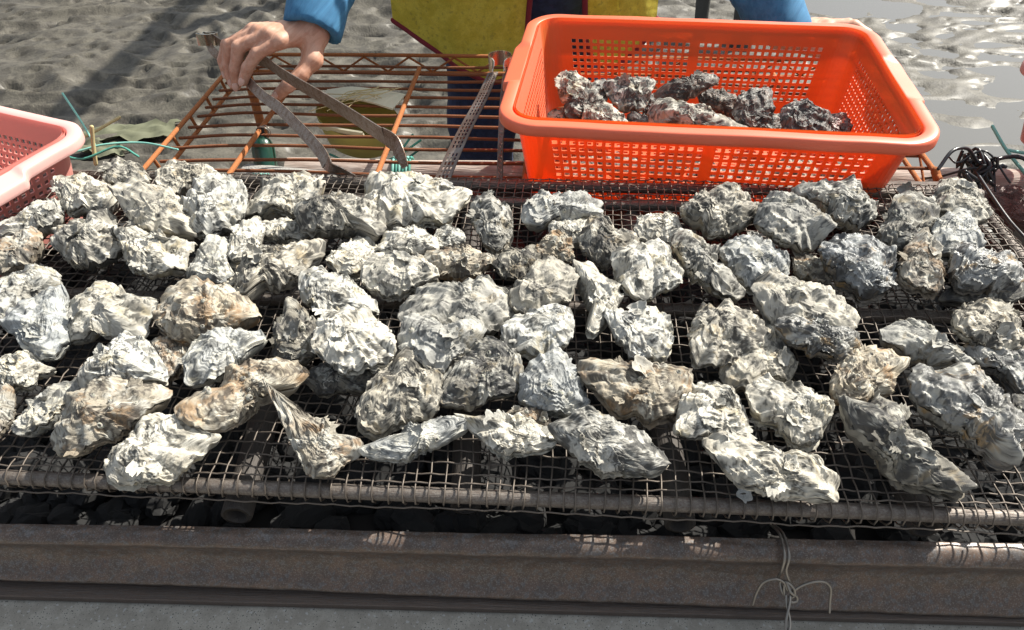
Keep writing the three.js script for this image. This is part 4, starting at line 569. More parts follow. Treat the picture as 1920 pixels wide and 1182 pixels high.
// ---------- tongs ----------
function punched(pts, dirs, w0, w1, cols, rows) {    // a perforated strip along a line
  const cp = new THREE.CatmullRomCurve3(pts.map((p) => V(...p))), cd = new THREE.CatmullRomCurve3(dirs.map((p) => V(...p)));
  const us = [0]; for (let i = 0; i <= cols; i++) us.push(0.14 + 0.72 * i / cols); us.push(1); const vs = []; for (let j = 0; j <= rows; j++) vs.push(j / rows);
  return lattice((u, v) => { const tt = Math.min(1, Math.max(0, v)); return cp.getPoint(tt).addScaledVector(cd.getPoint(tt).normalize(), (u - 0.5) * mix(w0, w1, tt)); }, us, vs, 0.0011, (i, j) => i === 0 || i === us.length - 2 || j % 9 === 0, 0.56, 0.66);
}
{
  const t = thing('tongs', "worn steel tongs with splayed bent tips, held in the worker's hand", 'tongs', [-0.45, 0.79, -0.74]), o = [0.45, -0.79, 0.74], q = (l) => l.map((p) => p.map((v, k) => v + o[k]));
  const A1 = [[-0.573, 0.806, -0.862], [-0.554, 0.804, -0.845], [-0.519, 0.800, -0.822], [-0.466, 0.796, -0.793], [-0.430, 0.793, -0.757], [-0.313, 0.788, -0.650], [-0.232, 0.791, -0.562]];
  part('arm', strip(q(A1), A1.map((_, i) => [0.12, 1, 0.50 - i * 0.02]), (f) => 0.023 + 0.006 * f, 0.0014), M.steel, t);
  part('tip', strip(q([[-0.232, 0.791, -0.562], [-0.216, 0.7915, -0.545], [-0.207, 0.787, -0.528], [-0.198, 0.772, -0.516]]), [[0.3, 1, 0.4], [0.42, 0.9, 0.35], [0.7, 0.7, 0.25], [0.8, 0.5, 0.2]], (f) => 0.029 - 0.019 * f * f, 0.0014), M.steel, t);
  const A2 = [[-0.592, 0.802, -0.868], [-0.573, 0.792, -0.843], [-0.529, 0.780, -0.812], [-0.505, 0.773, -0.785], [-0.461, 0.771, -0.730], [-0.412, 0.777, -0.670], [-0.313, 0.785, -0.530], [-0.298, 0.785, -0.502]];
  part('arm', strip(q(A2), A2.map(() => [0.72, 0.62, 0.3]), (f) => 0.015 + 0.003 * f, 0.0014), M.steel, t);
  part('tip', strip(q([[-0.298, 0.785, -0.502], [-0.286, 0.786, -0.488], [-0.272, 0.788, -0.480], [-0.252, 0.785, -0.470]]), [[0.7, 0.6, 0.3], [0.5, 0.75, 0.4], [0.1, 0.9, 0.5], [0.1, 0.8, 0.6]], (f) => 0.018 - 0.012 * f * f, 0.0014), M.steel, t);
  const lp = []; for (let i = 0; i <= 16; i++) { const a = 0.6 + (i / 16) * 5.0; lp.push([-0.588 - 0.0155 * Math.cos(a), 0.806 + 0.004 * Math.sin(a), -0.868 + 0.016 * Math.sin(a)]); }
  lp.unshift([-0.573, 0.806, -0.862]); lp.push([-0.592, 0.802, -0.868]);
  part('spring_loop', strip(q(lp), lp.map(() => [0.1, 1, 0.25]), 0.021, 0.0012), M.bright, t);
}
{
  const dull = new THREE.MeshStandardMaterial({ map: rustTex([0.24, 0.19, 0.165], [0.19, 0.13, 0.105], [0.30, 0.26, 0.24], [0.12, 0.07, 0.05], 128), roughness: 0.5, metalness: 0.6 });
  const t = thing('tongs', 'perforated steel tongs standing spread against the grill, left of the orange basket', 'tongs', [-0.087, 0.79, -0.72]), o = [0.087, -0.79, 0.72], q = (l) => l.map((p) => p.map((v, k) => v + o[k]));
  part('arm', punched(q([[-0.097, 0.815, -0.722], [-0.109, 0.800, -0.67], [-0.133, 0.774, -0.60], [-0.157, 0.742, -0.515]]), [[1, 0.25, 0.35], [1, 0.25, 0.35], [1, 0.25, 0.35], [1, 0.25, 0.35]], 0.017, 0.026, 3, 36), dull, t);
  part('arm', punched(q([[-0.078, 0.816, -0.722], [-0.079, 0.802, -0.67], [-0.078, 0.775, -0.60], [-0.075, 0.742, -0.515]]), [[0.5, 0.2, -0.86], [0.45, 0.5, -0.74], [0.40, 0.72, -0.56], [0.40, 0.72, -0.56]], 0.018, 0.020, 3, 36), dull, t);
  const circ = []; for (let i = 0; i <= 24; i++) { const a = -0.9 + i / 24 * (Math.PI + 1.8); circ.push([-0.0872 + 0.017 * Math.cos(a), 0.8235, -0.738 - 0.017 * Math.sin(a)]); }
  circ.unshift([-0.078, 0.816, -0.7215]); circ.push([-0.097, 0.815, -0.7215]);
  part('spring_loop', strip(q(circ), circ.map(() => [0, 1, 0.15]), 0.024, 0.0012), M.bright, t);
}

// ---------- poles, floats, ropes and bits under the shelf ----------
const woodTex = tex(512, (u, v) => { const w = tor(u, v * 1, 4, 3, 3), g = 0.5 + 0.5 * Math.sin(v * 6.283 * 14 + 5 * w), s = tor(u, v, 90, 2, 2); let k = lerp3([0.36, 0.28, 0.24], [0.46, 0.385, 0.34], g); return lin(k.map((x) => x * (1 + 0.18 * s))); }, true, 2);
const wood = new THREE.MeshStandardMaterial({ map: woodTex, roughness: 0.85, bumpMap: grainTex, bumpScale: 0.0012 });
{
  const g = new THREE.CylinderGeometry(0.024, 0.026, 1.9, 22, 40); g.rotateZ(Math.PI / 2); const p = g.attributes.position; for (let i = 0; i < p.count; i++) { const x = p.getX(i), k = 1 + 0.06 * n3(x * 3, 1, 2) + 0.05 * Math.exp(-(((x + 2) % 0.34 - 0.17) ** 2) / 0.0002); p.setY(i, p.getY(i) * k); p.setZ(i, p.getZ(i) * k); } g.computeVertexNormals();
  const m = part('bamboo_pole', g, wood, scene); m.position.set(0.50, 0.632, -0.735); tag(m, 'pinkish weathered pole running crosswise below the wire shelf', 'pole');
  for (const x of [-0.40, 1.40]) { const s = part('pole_post', new THREE.CylinderGeometry(0.022, 0.026, 0.66, 14), wood, scene); s.position.set(x, 0.29, -0.775); tag(s, x < 0 ? 'wooden post carrying the left end of the pinkish pole' : 'wooden post carrying the right end of the pinkish pole', 'post'); }
  const log = new THREE.CylinderGeometry(0.031, 0.033, 0.16, 22, 6); log.rotateX(Math.PI / 2 - 0.15); log.rotateY(1.2); const lm = part('log_end', log, new THREE.MeshStandardMaterial({ color: new THREE.Color(0.33, 0.32, 0.30), roughness: 0.9, bumpMap: grainTex, bumpScale: 0.002 }), scene); lm.position.set(-0.425, 0.648, -0.66); tag(lm, 'short grey log end below the left of the shelf, beside the roped green float', 'log');
}
const rope = new THREE.MeshStandardMaterial({ color: new THREE.Color(0.07, 0.30, 0.24), roughness: 0.6 }), ropeLight = new THREE.MeshStandardMaterial({ color: new THREE.Color(0.22, 0.52, 0.45), roughness: 0.6 }), ropeDark = new THREE.MeshStandardMaterial({ color: new THREE.Color(0.02, 0.11, 0.095), roughness: 0.6 });
{
  const t = thing('glass_float', 'dark green glass bottle float bound with rope under the left of the shelf', 'float', [-0.472, 0.655, -0.70]); t.scale.setScalar(0.72);
  const g = new THREE.LatheGeometry([[0.0001, 0.075], [0.010, 0.075], [0.020, 0.066], [0.0255, 0.05], [0.026, -0.05], [0.020, -0.066], [0.0001, -0.07]].map((p) => new THREE.Vector2(...p)), 24); g.rotateX(-0.55); g.rotateZ(0.15);
  part('body', g, new THREE.MeshPhysicalMaterial({ color: new THREE.Color(0.009, 0.055, 0.037), roughness: 0.3, clearcoat: 0.4 }), t); const c = new THREE.CylinderGeometry(0.009, 0.009, 0.02, 14); c.translate(0, 0.083, 0); c.rotateX(-0.55); c.rotateZ(0.15); part('stopper', c, M.coal, t);
  const coils = []; for (let i = 0; i < 9; i++) { const p = [], y = -0.055 + i * 0.0066; for (let k = 0; k < 26; k++) { const a = k / 26 * 6.2832; p.push([0.0285 * Math.cos(a) * (1 + 0.03 * n3(i, k, 1)), y + 0.007 * n3(i * 3, Math.cos(a), Math.sin(a)), 0.0285 * Math.sin(a)]); } coils.push(p); }
  const r = thing('rope_binding', 'green rope wound round the glass bottle float', 'rope', [-0.472, 0.655, -0.70]); r.scale.setScalar(0.74); coils.forEach((p, i) => { const g2 = tube(p, 0.0024, 2, 6, true); g2.rotateX(-0.55); g2.rotateZ(0.15); part('coil', g2, i % 4 === 3 ? ropeLight : i % 3 ? rope : ropeDark, r); });
  const ends = thing('rope', 'pale green frayed rope end hanging in front of the green float', 'rope', [-0.46, 0.655, -0.665]); for (let i = 0; i < 7; i++) part('strand', tube([[0.004 * i - 0.014, 0.02, 0.01], [0.003 * i - 0.012, 0.0, 0.012], [0.0045 * i - 0.022, -0.02, 0.014 + 0.002 * (i % 3)]], 0.0017, 5, 5), i % 2 ? ropeLight : rope, ends);
}
{
  const t = thing('cut_jug', 'cream and olive cut-open plastic jug lying under the wire shelf', 'jug', [-0.352, 0.655, -0.85]); t.rotation.set(0.25, -0.2, -0.12);
  const out = new THREE.LatheGeometry([[0.052, -0.035], [0.060, -0.028], [0.068, 0.0], [0.074, 0.03], [0.0715, 0.03], [0.066, 0.0], [0.058, -0.026], [0.001, -0.03]].map((p) => new THREE.Vector2(...p)), 40); out.scale(1, 1, 0.72);
  part('bowl', out, new THREE.MeshStandardMaterial({ color: new THREE.Color(0.40, 0.36, 0.10), roughness: 0.55 }), t);
  const lid = strip([[-0.07, 0.034, -0.02], [-0.03, 0.046, -0.03], [0.02, 0.052, -0.034], [0.068, 0.056, -0.03]], [[0.1, 0.25, 1], [0, 0.3, 1], [0, 0.3, 1], [0, 0.2, 1]], 0.055, 0.003, 6); part('flap', lid, new THREE.MeshStandardMaterial({ color: new THREE.Color(0.62, 0.59, 0.45), roughness: 0.6 }), t);
  part('flap', strip([[-0.055, 0.030, 0.045], [-0.01, 0.034, 0.05], [0.03, 0.036, 0.046]], [[0, 1, 0.5], [0, 1, 0.4], [0, 1, 0.5]], 0.024, 0.003, 6), new THREE.MeshStandardMaterial({ color: new THREE.Color(0.60, 0.57, 0.42), roughness: 0.6 }), t);
}
{
  const ropeThing = (label, lines, m, pos = [0, 0, 0], r = 0.0022) => { const t = thing('rope', label, 'rope', pos); lines.forEach((p, i) => part('strand', tube(p, r, 6, 6), m[i % m.length], t)); return t; };
  ropeThing('green rope looped loosely beneath the cut-open jug', [[[-0.41, 0.62, -0.80], [-0.35, 0.615, -0.77], [-0.29, 0.625, -0.78], [-0.25, 0.66, -0.82]], [[-0.415, 0.615, -0.79], [-0.36, 0.607, -0.765], [-0.295, 0.612, -0.77], [-0.24, 0.64, -0.80]], [[-0.40, 0.625, -0.81], [-0.34, 0.62, -0.78], [-0.28, 0.632, -0.79], [-0.235, 0.655, -0.81]]], [rope, ropeDark, rope]);
  const wrap = thing('rope_binding', 'green rope turns wound round the pinkish pole, right of the frayed rope', 'rope', [-0.268, 0.632, -0.735]); for (let i = 0; i < 6; i++) { const p = []; for (let k = 0; k < 22; k++) { const a = k / 22 * 6.2832; p.push([i * 0.0055 + 0.001 * Math.sin(a), 0.0275 * Math.cos(a), 0.0275 * Math.sin(a)]); } part('coil', tube(p, 0.0026, 2, 6, true), i % 2 ? rope : ropeLight, wrap); }
  ropeThing('pale green rope bits lying along the grill behind its far left corner', [[[-0.74, 0.752, -0.60], [-0.70, 0.748, -0.585], [-0.66, 0.752, -0.60], [-0.61, 0.748, -0.615], [-0.55, 0.746, -0.60]], [[-0.73, 0.75, -0.585], [-0.68, 0.745, -0.57], [-0.63, 0.755, -0.59], [-0.60, 0.745, -0.58]], [[-0.735, 0.80, -0.665], [-0.70, 0.775, -0.63], [-0.672, 0.752, -0.60]]], [ropeLight, rope], [0, 0, 0], 0.0017);
  const straw = new THREE.MeshStandardMaterial({ color: new THREE.Color(0.50, 0.42, 0.22), roughness: 0.8 });
  const s1 = part('dry_stalk', tube([[-0.735, 0.742, -0.60], [-0.69, 0.755, -0.63], [-0.655, 0.768, -0.655]], 0.0024, 6, 6), straw, scene); tag(s1, 'long dry stalk leaning beside the left basket', 'stalk');
  const s2 = part('dry_stalk', tube([[-0.665, 0.735, -0.575], [-0.662, 0.765, -0.585], [-0.658, 0.785, -0.59]], 0.0032, 6, 6), straw, scene); tag(s2, 'short pale upright stalk behind the far left corner of the grill', 'stalk');
  const dry = thing('dry_grass', 'tangle of dry straw caught on the shelf wires above the jug', 'straw', [-0.345, 0.712, -0.84]); for (let i = 0; i < 9; i++) part('stem', tube([[rr(-0.07, -0.01), 0.003, rr(-0.02, 0.05)], [rr(-0.02, 0.03), 0.008, rr(-0.02, 0.02)], [rr(0.02, 0.07), 0.004, rr(-0.06, 0.0)]], 0.0008, 4, 4), straw, dry);
  const tie = thing('wire_tie', 'small bright wire twisted round a shelf wire at the left', 'wire', [-0.475, 0.71, -0.73]); for (let i = 0; i < 3; i++) { const p = []; for (let k = 0; k < 14; k++) { const a = k / 14 * 6.2832; p.push([0.003 * i + 0.0085 * Math.cos(a), 0.009 * Math.sin(a), 0.004 * Math.sin(a + i)]); } part('loop', tube(p, 0.0007, 2, 5, true), M.tie, tie); } part('tail', tube([[0, -0.008, 0], [-0.012, -0.03, 0.006], [-0.018, -0.05, 0.01]], 0.0007, 5, 5), M.coal, tie);
  // right: black ties, seaweed and green twine at the pole's end
  const blk = new THREE.MeshStandardMaterial({ color: new THREE.Color(0.02, 0.02, 0.024), roughness: 0.3 });
  const k = thing('cord_knot', 'tangle of black plastic cords knotted on the pole right of the basket', 'cord', [0.62, 0.70, -0.66]);
  for (let i = 0; i < 15; i++) { const a = rr(0, 6.28), b = a + rr(1, 3), r1 = rr(0.012, 0.045), r2 = rr(0.015, 0.06); part('cord', tube([[r1 * Math.cos(a), rr(-0.02, 0.025), r1 * Math.sin(a)], [rr(-0.015, 0.015), rr(0, 0.03), rr(-0.02, 0.02)], [r2 * Math.cos(b), rr(-0.02, 0.025), r2 * Math.sin(b)], [r2 * 1.4 * Math.cos(b + 0.4), rr(-0.03, 0.02), r2 * Math.sin(b + 0.4)]], rr(0.0016, 0.003), 5, 6), blk, k); }
  for (const [label, p] of [['black cord arching from the basket corner to the knot', [[0.528, 0.735, -0.60], [0.548, 0.752, -0.62], [0.575, 0.748, -0.635], [0.605, 0.72, -0.65]]], ['black strap trailing down over the right end of the grill', [[0.60, 0.712, -0.62], [0.602, 0.706, -0.57], [0.606, 0.70, -0.53], [0.618, 0.69, -0.47], [0.63, 0.66, -0.42]]], ['dark cord running level along the right pole to the photo edge', [[0.62, 0.70, -0.68], [0.67, 0.705, -0.69], [0.73, 0.698, -0.70], [0.80, 0.70, -0.70]]]]) tag(part('cord', tube(p, 0.0026, 6, 7), blk, scene), label, 'cord');
  const wg = new THREE.IcosahedronGeometry(1, 5), p = wg.attributes.position; for (let i = 0; i < p.count; i++) { const v = V(p.getX(i), p.getY(i), p.getZ(i)), r = 1 + 0.35 * fbm(v.x * 3, v.y * 3, v.z * 3, 4) + 0.1 * n3(v.x * 16, v.y * 16, v.z * 16); p.setXYZ(i, v.x * r * 0.055, v.y * r * 0.026, v.z * r * 0.045); } wg.computeVertexNormals();
  const wm = part('seaweed', wg, new THREE.MeshStandardMaterial({ color: new THREE.Color(0.085, 0.032, 0.026), roughness: 0.5, bumpMap: grainTex, bumpScale: 0.003 }), scene); wm.position.set(0.682, 0.655, -0.63); tag(wm, 'dark red clump of seaweed below the black cords at the right edge', 'seaweed');
  const w2 = part('driftwood_root', wg.clone().scale(1.0, 0.7, 0.5), new THREE.MeshStandardMaterial({ color: new THREE.Color(0.36, 0.25, 0.15), roughness: 0.9 }), scene); w2.position.set(0.508, 0.648, -0.66); tag(w2, 'tan fibrous root stub between the basket and the shelf end', 'driftwood');
  ropeThing('pale green twine crossing at the far right edge', [[[0.655, 0.735, -0.73], [0.672, 0.712, -0.70], [0.695, 0.690, -0.67]], [[0.672, 0.712, -0.70], [0.70, 0.712, -0.69], [0.74, 0.715, -0.68]]], [ropeLight], [0, 0, 0], 0.0026);
  const leaf = (label, x, z, s, a) => { const g = new THREE.PlaneGeometry(0.30 * s, 0.13 * s, 18, 10), q = g.attributes.position; for (let i = 0; i < q.count; i++) { const u = q.getX(i), v = q.getY(i); q.setXYZ(i, u * (1 + 0.3 * n3(v * 14, a, 1)), v * (1 - 1.2 * (u / 0.3 / s) ** 2 + 0.35 * n3(u * 14, a, 2)), 0.012 * n3(u * 14, v * 20, a) + 0.006 * n3(u * 40, v * 40, a)); } g.rotateX(-Math.PI / 2); g.rotateY(a); const top = g, bot = g.clone(); const bi = bot.index.array; for (let i = 0; i < bi.length; i += 3) { const w = bi[i]; bi[i] = bi[i + 1]; bi[i + 1] = w; } bot.translate(0, -0.003, 0); top.computeVertexNormals(); bot.computeVertexNormals(); const m = part('seaweed_leaf', mergeGeometries([top, bot]), new THREE.MeshStandardMaterial({ color: new THREE.Color(0.125, 0.13, 0.08), roughness: 0.75 }), scene); m.position.set(x, 0.026, z); tag(m, label, 'seaweed'); };
  leaf('pale green sheet of seaweed flat on the mud behind the left basket', -1.56, -2.03, 0.95, 0.1); leaf('smaller pale green seaweed scrap in front of the larger sheet', -1.60, -1.90, 0.7, -0.25); leaf('tiny yellow-green leaf alone on the mud at the top left', -1.36, -3.42, 0.22, 0.5);
}
// posts standing in the mud behind the worker, and the tall pole whose shadow crosses the mud on the left
{
  const dark = new THREE.MeshStandardMaterial({ color: new THREE.Color(0.075, 0.075, 0.07), roughness: 0.85, bumpMap: grainTex, bumpScale: 0.003 });
  for (const [x, z, r, label] of [[0.62, -3.05, 0.032, 'dark wet stake in the mud right of the worker, thinner of the two'], [0.80, -3.0, 0.05, 'thick dark stake in the mud right of the worker']]) { const g = new THREE.CylinderGeometry(r * 0.85, r, 1.0, 14, 8), p = g.attributes.position; for (let i = 0; i < p.count; i++) { const k = 1 + 0.14 * n3(p.getX(i) * 20, p.getY(i) * 8, p.getZ(i) * 20); p.setX(i, p.getX(i) * k); p.setZ(i, p.getZ(i) * k); } g.computeVertexNormals(); const m = part('mud_stake', g, dark, scene); m.position.set(x, 0.42, z); m.rotation.z = 0.04; tag(m, label, 'stake', 'stakes in the mud'); }
}

// ---------- the worker behind the shelf ----------
{
  const t = thing('person', 'person in blue sleeves and a yellow vest with red trim, gripping tongs behind the shelf', 'person', [-0.075, 0, -1.30]);
  const o = [0.075, 0, 1.30], q = (p) => [p[0] + o[0], p[1] + o[1], p[2] + o[2]], ql = (l) => l.map(q);
  const skinTex = tex(256, (u, v) => { const p = tor(u, v, 10, 3, 3), s = tor(u, v, 60, 5, 2); return lin(lerp3([0.52, 0.27, 0.18], [0.60, 0.345, 0.245], ss(-0.4, 0.4, p)).map((x) => x * (1 + 0.08 * s))); }, true, 8);
  const skin = new THREE.MeshPhysicalMaterial({ map: skinTex, roughness: 0.5, bumpMap: grainTex, bumpScale: 0.0005 });
  const clothTex = (a, b) => { const x = tex(256, (u, v) => { const p = tor(u, v, 12, 6, 3), s = tor(u, v, 110, 2, 2); return lin(lerp3(a, b, ss(-0.4, 0.4, p)).map((c) => c * (1 + 0.14 * s))); }, true, 5); return x; };
  const shirtM = new THREE.MeshStandardMaterial({ map: clothTex([0.035, 0.15, 0.295], [0.05, 0.19, 0.355]), roughness: 0.85, bumpMap: grainTex, bumpScale: 0.0012 });
  const navyM = new THREE.MeshStandardMaterial({ map: clothTex([0.014, 0.022, 0.062], [0.022, 0.034, 0.09]), roughness: 0.9, bumpMap: grainTex, bumpScale: 0.0012 });
  const vestTex = tex(512, (u, v) => { const p = tor(u, v, 9, 3, 4), s = tor(u, v, 90, 8, 2), d = tor(u, v, 26, 12, 3); let k = lerp3([0.66, 0.56, 0.05], [0.76, 0.66, 0.08], ss(-0.4, 0.3, p)); k = lerp3(k, [0.16, 0.13, 0.04], 0.35 * ss(0.5, 0.7, d + 0.5 * s)); return lin(k.map((c) => c * (1 + 0.12 * s))); }, true, 3);
  const vestM = new THREE.MeshPhysicalMaterial({ map: vestTex, roughness: 0.8, transmission: 0.25, thickness: 0, side: THREE.DoubleSide, bumpMap: grainTex, bumpScale: 0.0012 });
  const trimM = new THREE.MeshStandardMaterial({ color: new THREE.Color(0.20, 0.018, 0.03), roughness: 0.85 });
  const hairM = new THREE.MeshStandardMaterial({ color: new THREE.Color(0.012, 0.010, 0.009), roughness: 0.6 });
  // joints (right hand of the worker is on the left of the photograph)
  const SH = [[-0.265, 1.36, -1.30], [0.115, 1.36, -1.30]], EL = [[-0.345, 1.05, -1.12], [0.235, 1.02, -1.14]];
  const WR = [[-0.402, 0.826, -0.848], [0.378, 0.793, -0.950]];
  const wr = ql(WR), el = ql(EL), sh = ql(SH);
  const fingers = [   // knuckle, two joints, tip, radii
    [[-0.4395, 0.829, -0.800], [-0.475, 0.815, -0.786], [-0.493, 0.795, -0.776], [-0.503, 0.776, -0.770], 0.0112, 0.0102, 0.0092, 0.0082],
    [[-0.458, 0.837, -0.806], [-0.508, 0.820, -0.796], [-0.519, 0.788, -0.787], [-0.522, 0.763, -0.782], 0.0112, 0.0102, 0.0092, 0.0080],
    [[-0.476, 0.838, -0.816], [-0.528, 0.818, -0.810], [-0.538, 0.786, -0.802], [-0.534, 0.762, -0.794], 0.0106, 0.0097, 0.0087, 0.0076],
    [[-0.490, 0.835, -0.828], [-0.540, 0.813, -0.824], [-0.550, 0.790, -0.816], [-0.546, 0.771, -0.806], 0.0095, 0.0086, 0.0077, 0.0068],
    [[-0.398, 0.795, -0.812], [-0.413, 0.779, -0.790], [-0.433, 0.767, -0.775], [-0.453, 0.752, -0.772], 0.0150, 0.0122, 0.0110, 0.0088]];
  const handField = (fs, W) => (x, y, z) => {
    const w = W; let d = 1;
    fs.forEach((f, i) => { const k = [f[0], f[1], f[2], f[3]]; let a = cap(x, y, z, k[0], k[1], f[4], f[5]); a = smin(a, cap(x, y, z, k[1], k[2], f[5] * 1.03, f[6]), 0.003); a = smin(a, cap(x, y, z, k[2], k[3], f[6] * 1.02, f[7]), 0.003);
      const m = cap(x, y, z, w, k[0], i === 4 ? 0.021 : 0.0215, i === 4 ? 0.0165 : 0.0118); a = smin(a, m, 0.007); d = d > 0.9 ? a : smin(d, a, i === 4 ? 0.008 : 0.0042); });
    return d;
  };
  const rightF = fingers.map((f) => [...f.slice(0, 4).map(q), ...f.slice(4)]);
  const elbowDir = V(el[0][0] - wr[0][0], el[0][1] - wr[0][1], el[0][2] - wr[0][2]).normalize();
  const armEnd = [wr[0][0] + elbowDir.x * 0.07, wr[0][1] + elbowDir.y * 0.07, wr[0][2] + elbowDir.z * 0.07];
  const hf = handField(rightF, wr[0]);
  const handR = sdfMesh((x, y, z) => smin(hf(x, y, z), cap(x, y, z, wr[0], armEnd, 0.026, 0.030), 0.014) + 0.0004 * n3(x * 160, y * 160, z * 160), [-0.52, 0.72, 0.41], [-0.27, 0.90, 0.55], 0.003);
  // the other hand, holding the basket's far right corner
  const lf = [[[0.440, 0.805, -0.920], [0.474, 0.809, -0.908], [0.492, 0.798, -0.898], [0.497, 0.782, -0.892], 0.0112, 0.0102, 0.0094, 0.0082], [[0.445, 0.806, -0.938], [0.486, 0.811, -0.930], [0.507, 0.801, -0.920], [0.514, 0.784, -0.912], 0.0112, 0.0102, 0.0094, 0.008], [[0.442, 0.803, -0.956], [0.484, 0.806, -0.952], [0.508, 0.798, -0.942], [0.520, 0.784, -0.934], 0.0106, 0.0098, 0.0088, 0.0078], [[0.436, 0.798, -0.972], [0.470, 0.798, -0.972], [0.492, 0.792, -0.966], [0.506, 0.782, -0.958], 0.0096, 0.0086, 0.0078, 0.0068], [[0.415, 0.786, -0.916], [0.438, 0.778, -0.906], [0.456, 0.772, -0.902], [0.472, 0.768, -0.902], 0.0150, 0.012, 0.011, 0.009]].map((f) => [...f.slice(0, 4).map(q), ...f.slice(4)]);
  const lh = handField(lf, wr[1]), ed = V(el[1][0] - wr[1][0], el[1][1] - wr[1][1], el[1][2] - wr[1][2]).normalize(), ae = [wr[1][0] + ed.x * 0.07, wr[1][1] + ed.y * 0.07, wr[1][2] + ed.z * 0.07];
  const handL = sdfMesh((x, y, z) => smin(lh(x, y, z), cap(x, y, z, wr[1], ae, 0.026, 0.030), 0.014), [0.39, 0.73, 0.22], [0.64, 0.90, 0.47], 0.0035);
  const H = q([-0.075, 1.60, -1.20]);
  const head = sdfMesh((x, y, z) => {
    const dx = x - H[0], dy = y - H[1], dz = z - H[2], E = (cx, cy, cz, rx, ry, rz) => { const k = Math.hypot((dx - cx) / rx, (dy - cy) / ry, (dz - cz) / rz); return (k - 1) * Math.min(rx, ry, rz); };
    let d = smin(E(0, 0.03, -0.015, 0.078, 0.095, 0.095), E(0, -0.055, 0.02, 0.058, 0.065, 0.066), 0.03);
    d = smin(d, E(0, -0.02, 0.095, 0.014, 0.022, 0.018), 0.012); d = smin(d, E(0, -0.062, 0.078, 0.024, 0.010, 0.010), 0.006); for (const s of [-1, 1]) { d = smin(d, E(s * 0.080, -0.005, -0.01, 0.010, 0.030, 0.018), 0.006); d = Math.max(d, -E(s * 0.03, 0.006, 0.088, 0.016, 0.010, 0.014)); d = smin(d, E(s * 0.03, 0.005, 0.071, 0.0135, 0.0125, 0.0125), 0.003); }
    return smin(d, cap(x, y, z, [H[0], H[1] - 0.07, H[2] - 0.02], [H[0], H[1] - 0.19, H[2] - 0.07], 0.052, 0.058), 0.02);
  }, [-0.10, 1.38, -0.06], [0.10, 1.75, 0.24], 0.006);
  const hip = [[-0.085, 0.86, -0.01], [0.085, 0.86, -0.01]], knee = [[-0.105, 0.47, 0.02], [0.11, 0.47, 0.02]], ank = [[-0.11, 0.09, -0.02], [0.12, 0.09, -0.02]];
  const trunk = (x, y, z, g) => { let d = smin(cap(x, y, z * 1.25, [-0.06, 0.88, 0], [0.06, 0.88, 0], 0.12 + g, 0.12 + g), cap(x, y, z * 1.3, [-0.10, 1.28, 0], [0.10, 1.28, 0], 0.125 + g, 0.125 + g), 0.12); for (const i of [0, 1]) d = smin(d, cap(x, y, z, [i ? 0.11 : -0.11, 1.33, 0], sh[i], 0.08 + g, 0.062 + g), 0.05); return smin(d, cap(x, y, z * 1.2, [0, 0.9, 0], [0, 1.3, 0], 0.14 + g, 0.14 + g), 0.08); };
  const core = sdfMesh((x, y, z) => { let d = trunk(x, y, z, -0.012); for (const i of [0, 1]) { d = smin(d, cap(x, y, z, sh[i], el[i], 0.05, 0.04), 0.03); d = smin(d, cap(x, y, z, el[i], wr[i], 0.04, 0.027), 0.02); d = smin(d, cap(x, y, z, hip[i], knee[i], 0.078, 0.052), 0.05); d = smin(d, cap(x, y, z, knee[i], ank[i], 0.052, 0.036), 0.03); d = smin(d, cap(x, y, z, ank[i], [ank[i][0], 0.03, 0.12], 0.04, 0.03), 0.02); } return smin(d, cap(x, y, z, [0, 1.36, 0], [H[0], H[1] - 0.10, H[2] - 0.02], 0.062, 0.05), 0.04); }, [-0.45, 0.0, -0.2], [0.5, 1.55, 0.5], 0.014);
  part('body', mergeGeometries([core, handR, handL, head].map((g) => { const c = g.clone(); return c; })), skin, t);
  const nailM = new THREE.MeshPhysicalMaterial({ color: new THREE.Color(0.66, 0.44, 0.36), roughness: 0.35 });
  const cam = q([0, G + 0.476, 0.3186]);
  for (const f of [...rightF]) { const a = V(...f[2]), b = V(...f[3]), ax = b.clone().sub(a).normalize(), c = V(...cam).sub(b).normalize().add(V(-0.25, 0.15, 0)); c.addScaledVector(ax, -c.dot(ax)).normalize(); const g = new THREE.SphereGeometry(1, 14, 10); g.scale(0.0052, 0.0075, 0.0022); const m = part('nail', g, nailM, t); const sx = ax.clone().cross(c); m.quaternion.setFromRotationMatrix(new THREE.Matrix4().makeBasis(sx, ax, c)); m.position.copy(b).addScaledVector(c, f[7] * 0.86).addScaledVector(ax, 0.0005); }
  // clothes
  const wrinkle = (x, y, z) => 0.006 * n3(x * 11, y * 14, z * 11) + 0.0025 * n3(x * 30, y * 34, z * 30);
  const cuffs = [0, 1].map((i) => { const d = V(el[i][0] - wr[i][0], el[i][1] - wr[i][1], el[i][2] - wr[i][2]).normalize(); return [[wr[i][0] - d.x * (i ? 0.02 : 0.004), wr[i][1] - d.y * (i ? 0.02 : 0.004), wr[i][2] - d.z * (i ? 0.02 : 0.004)], d]; });
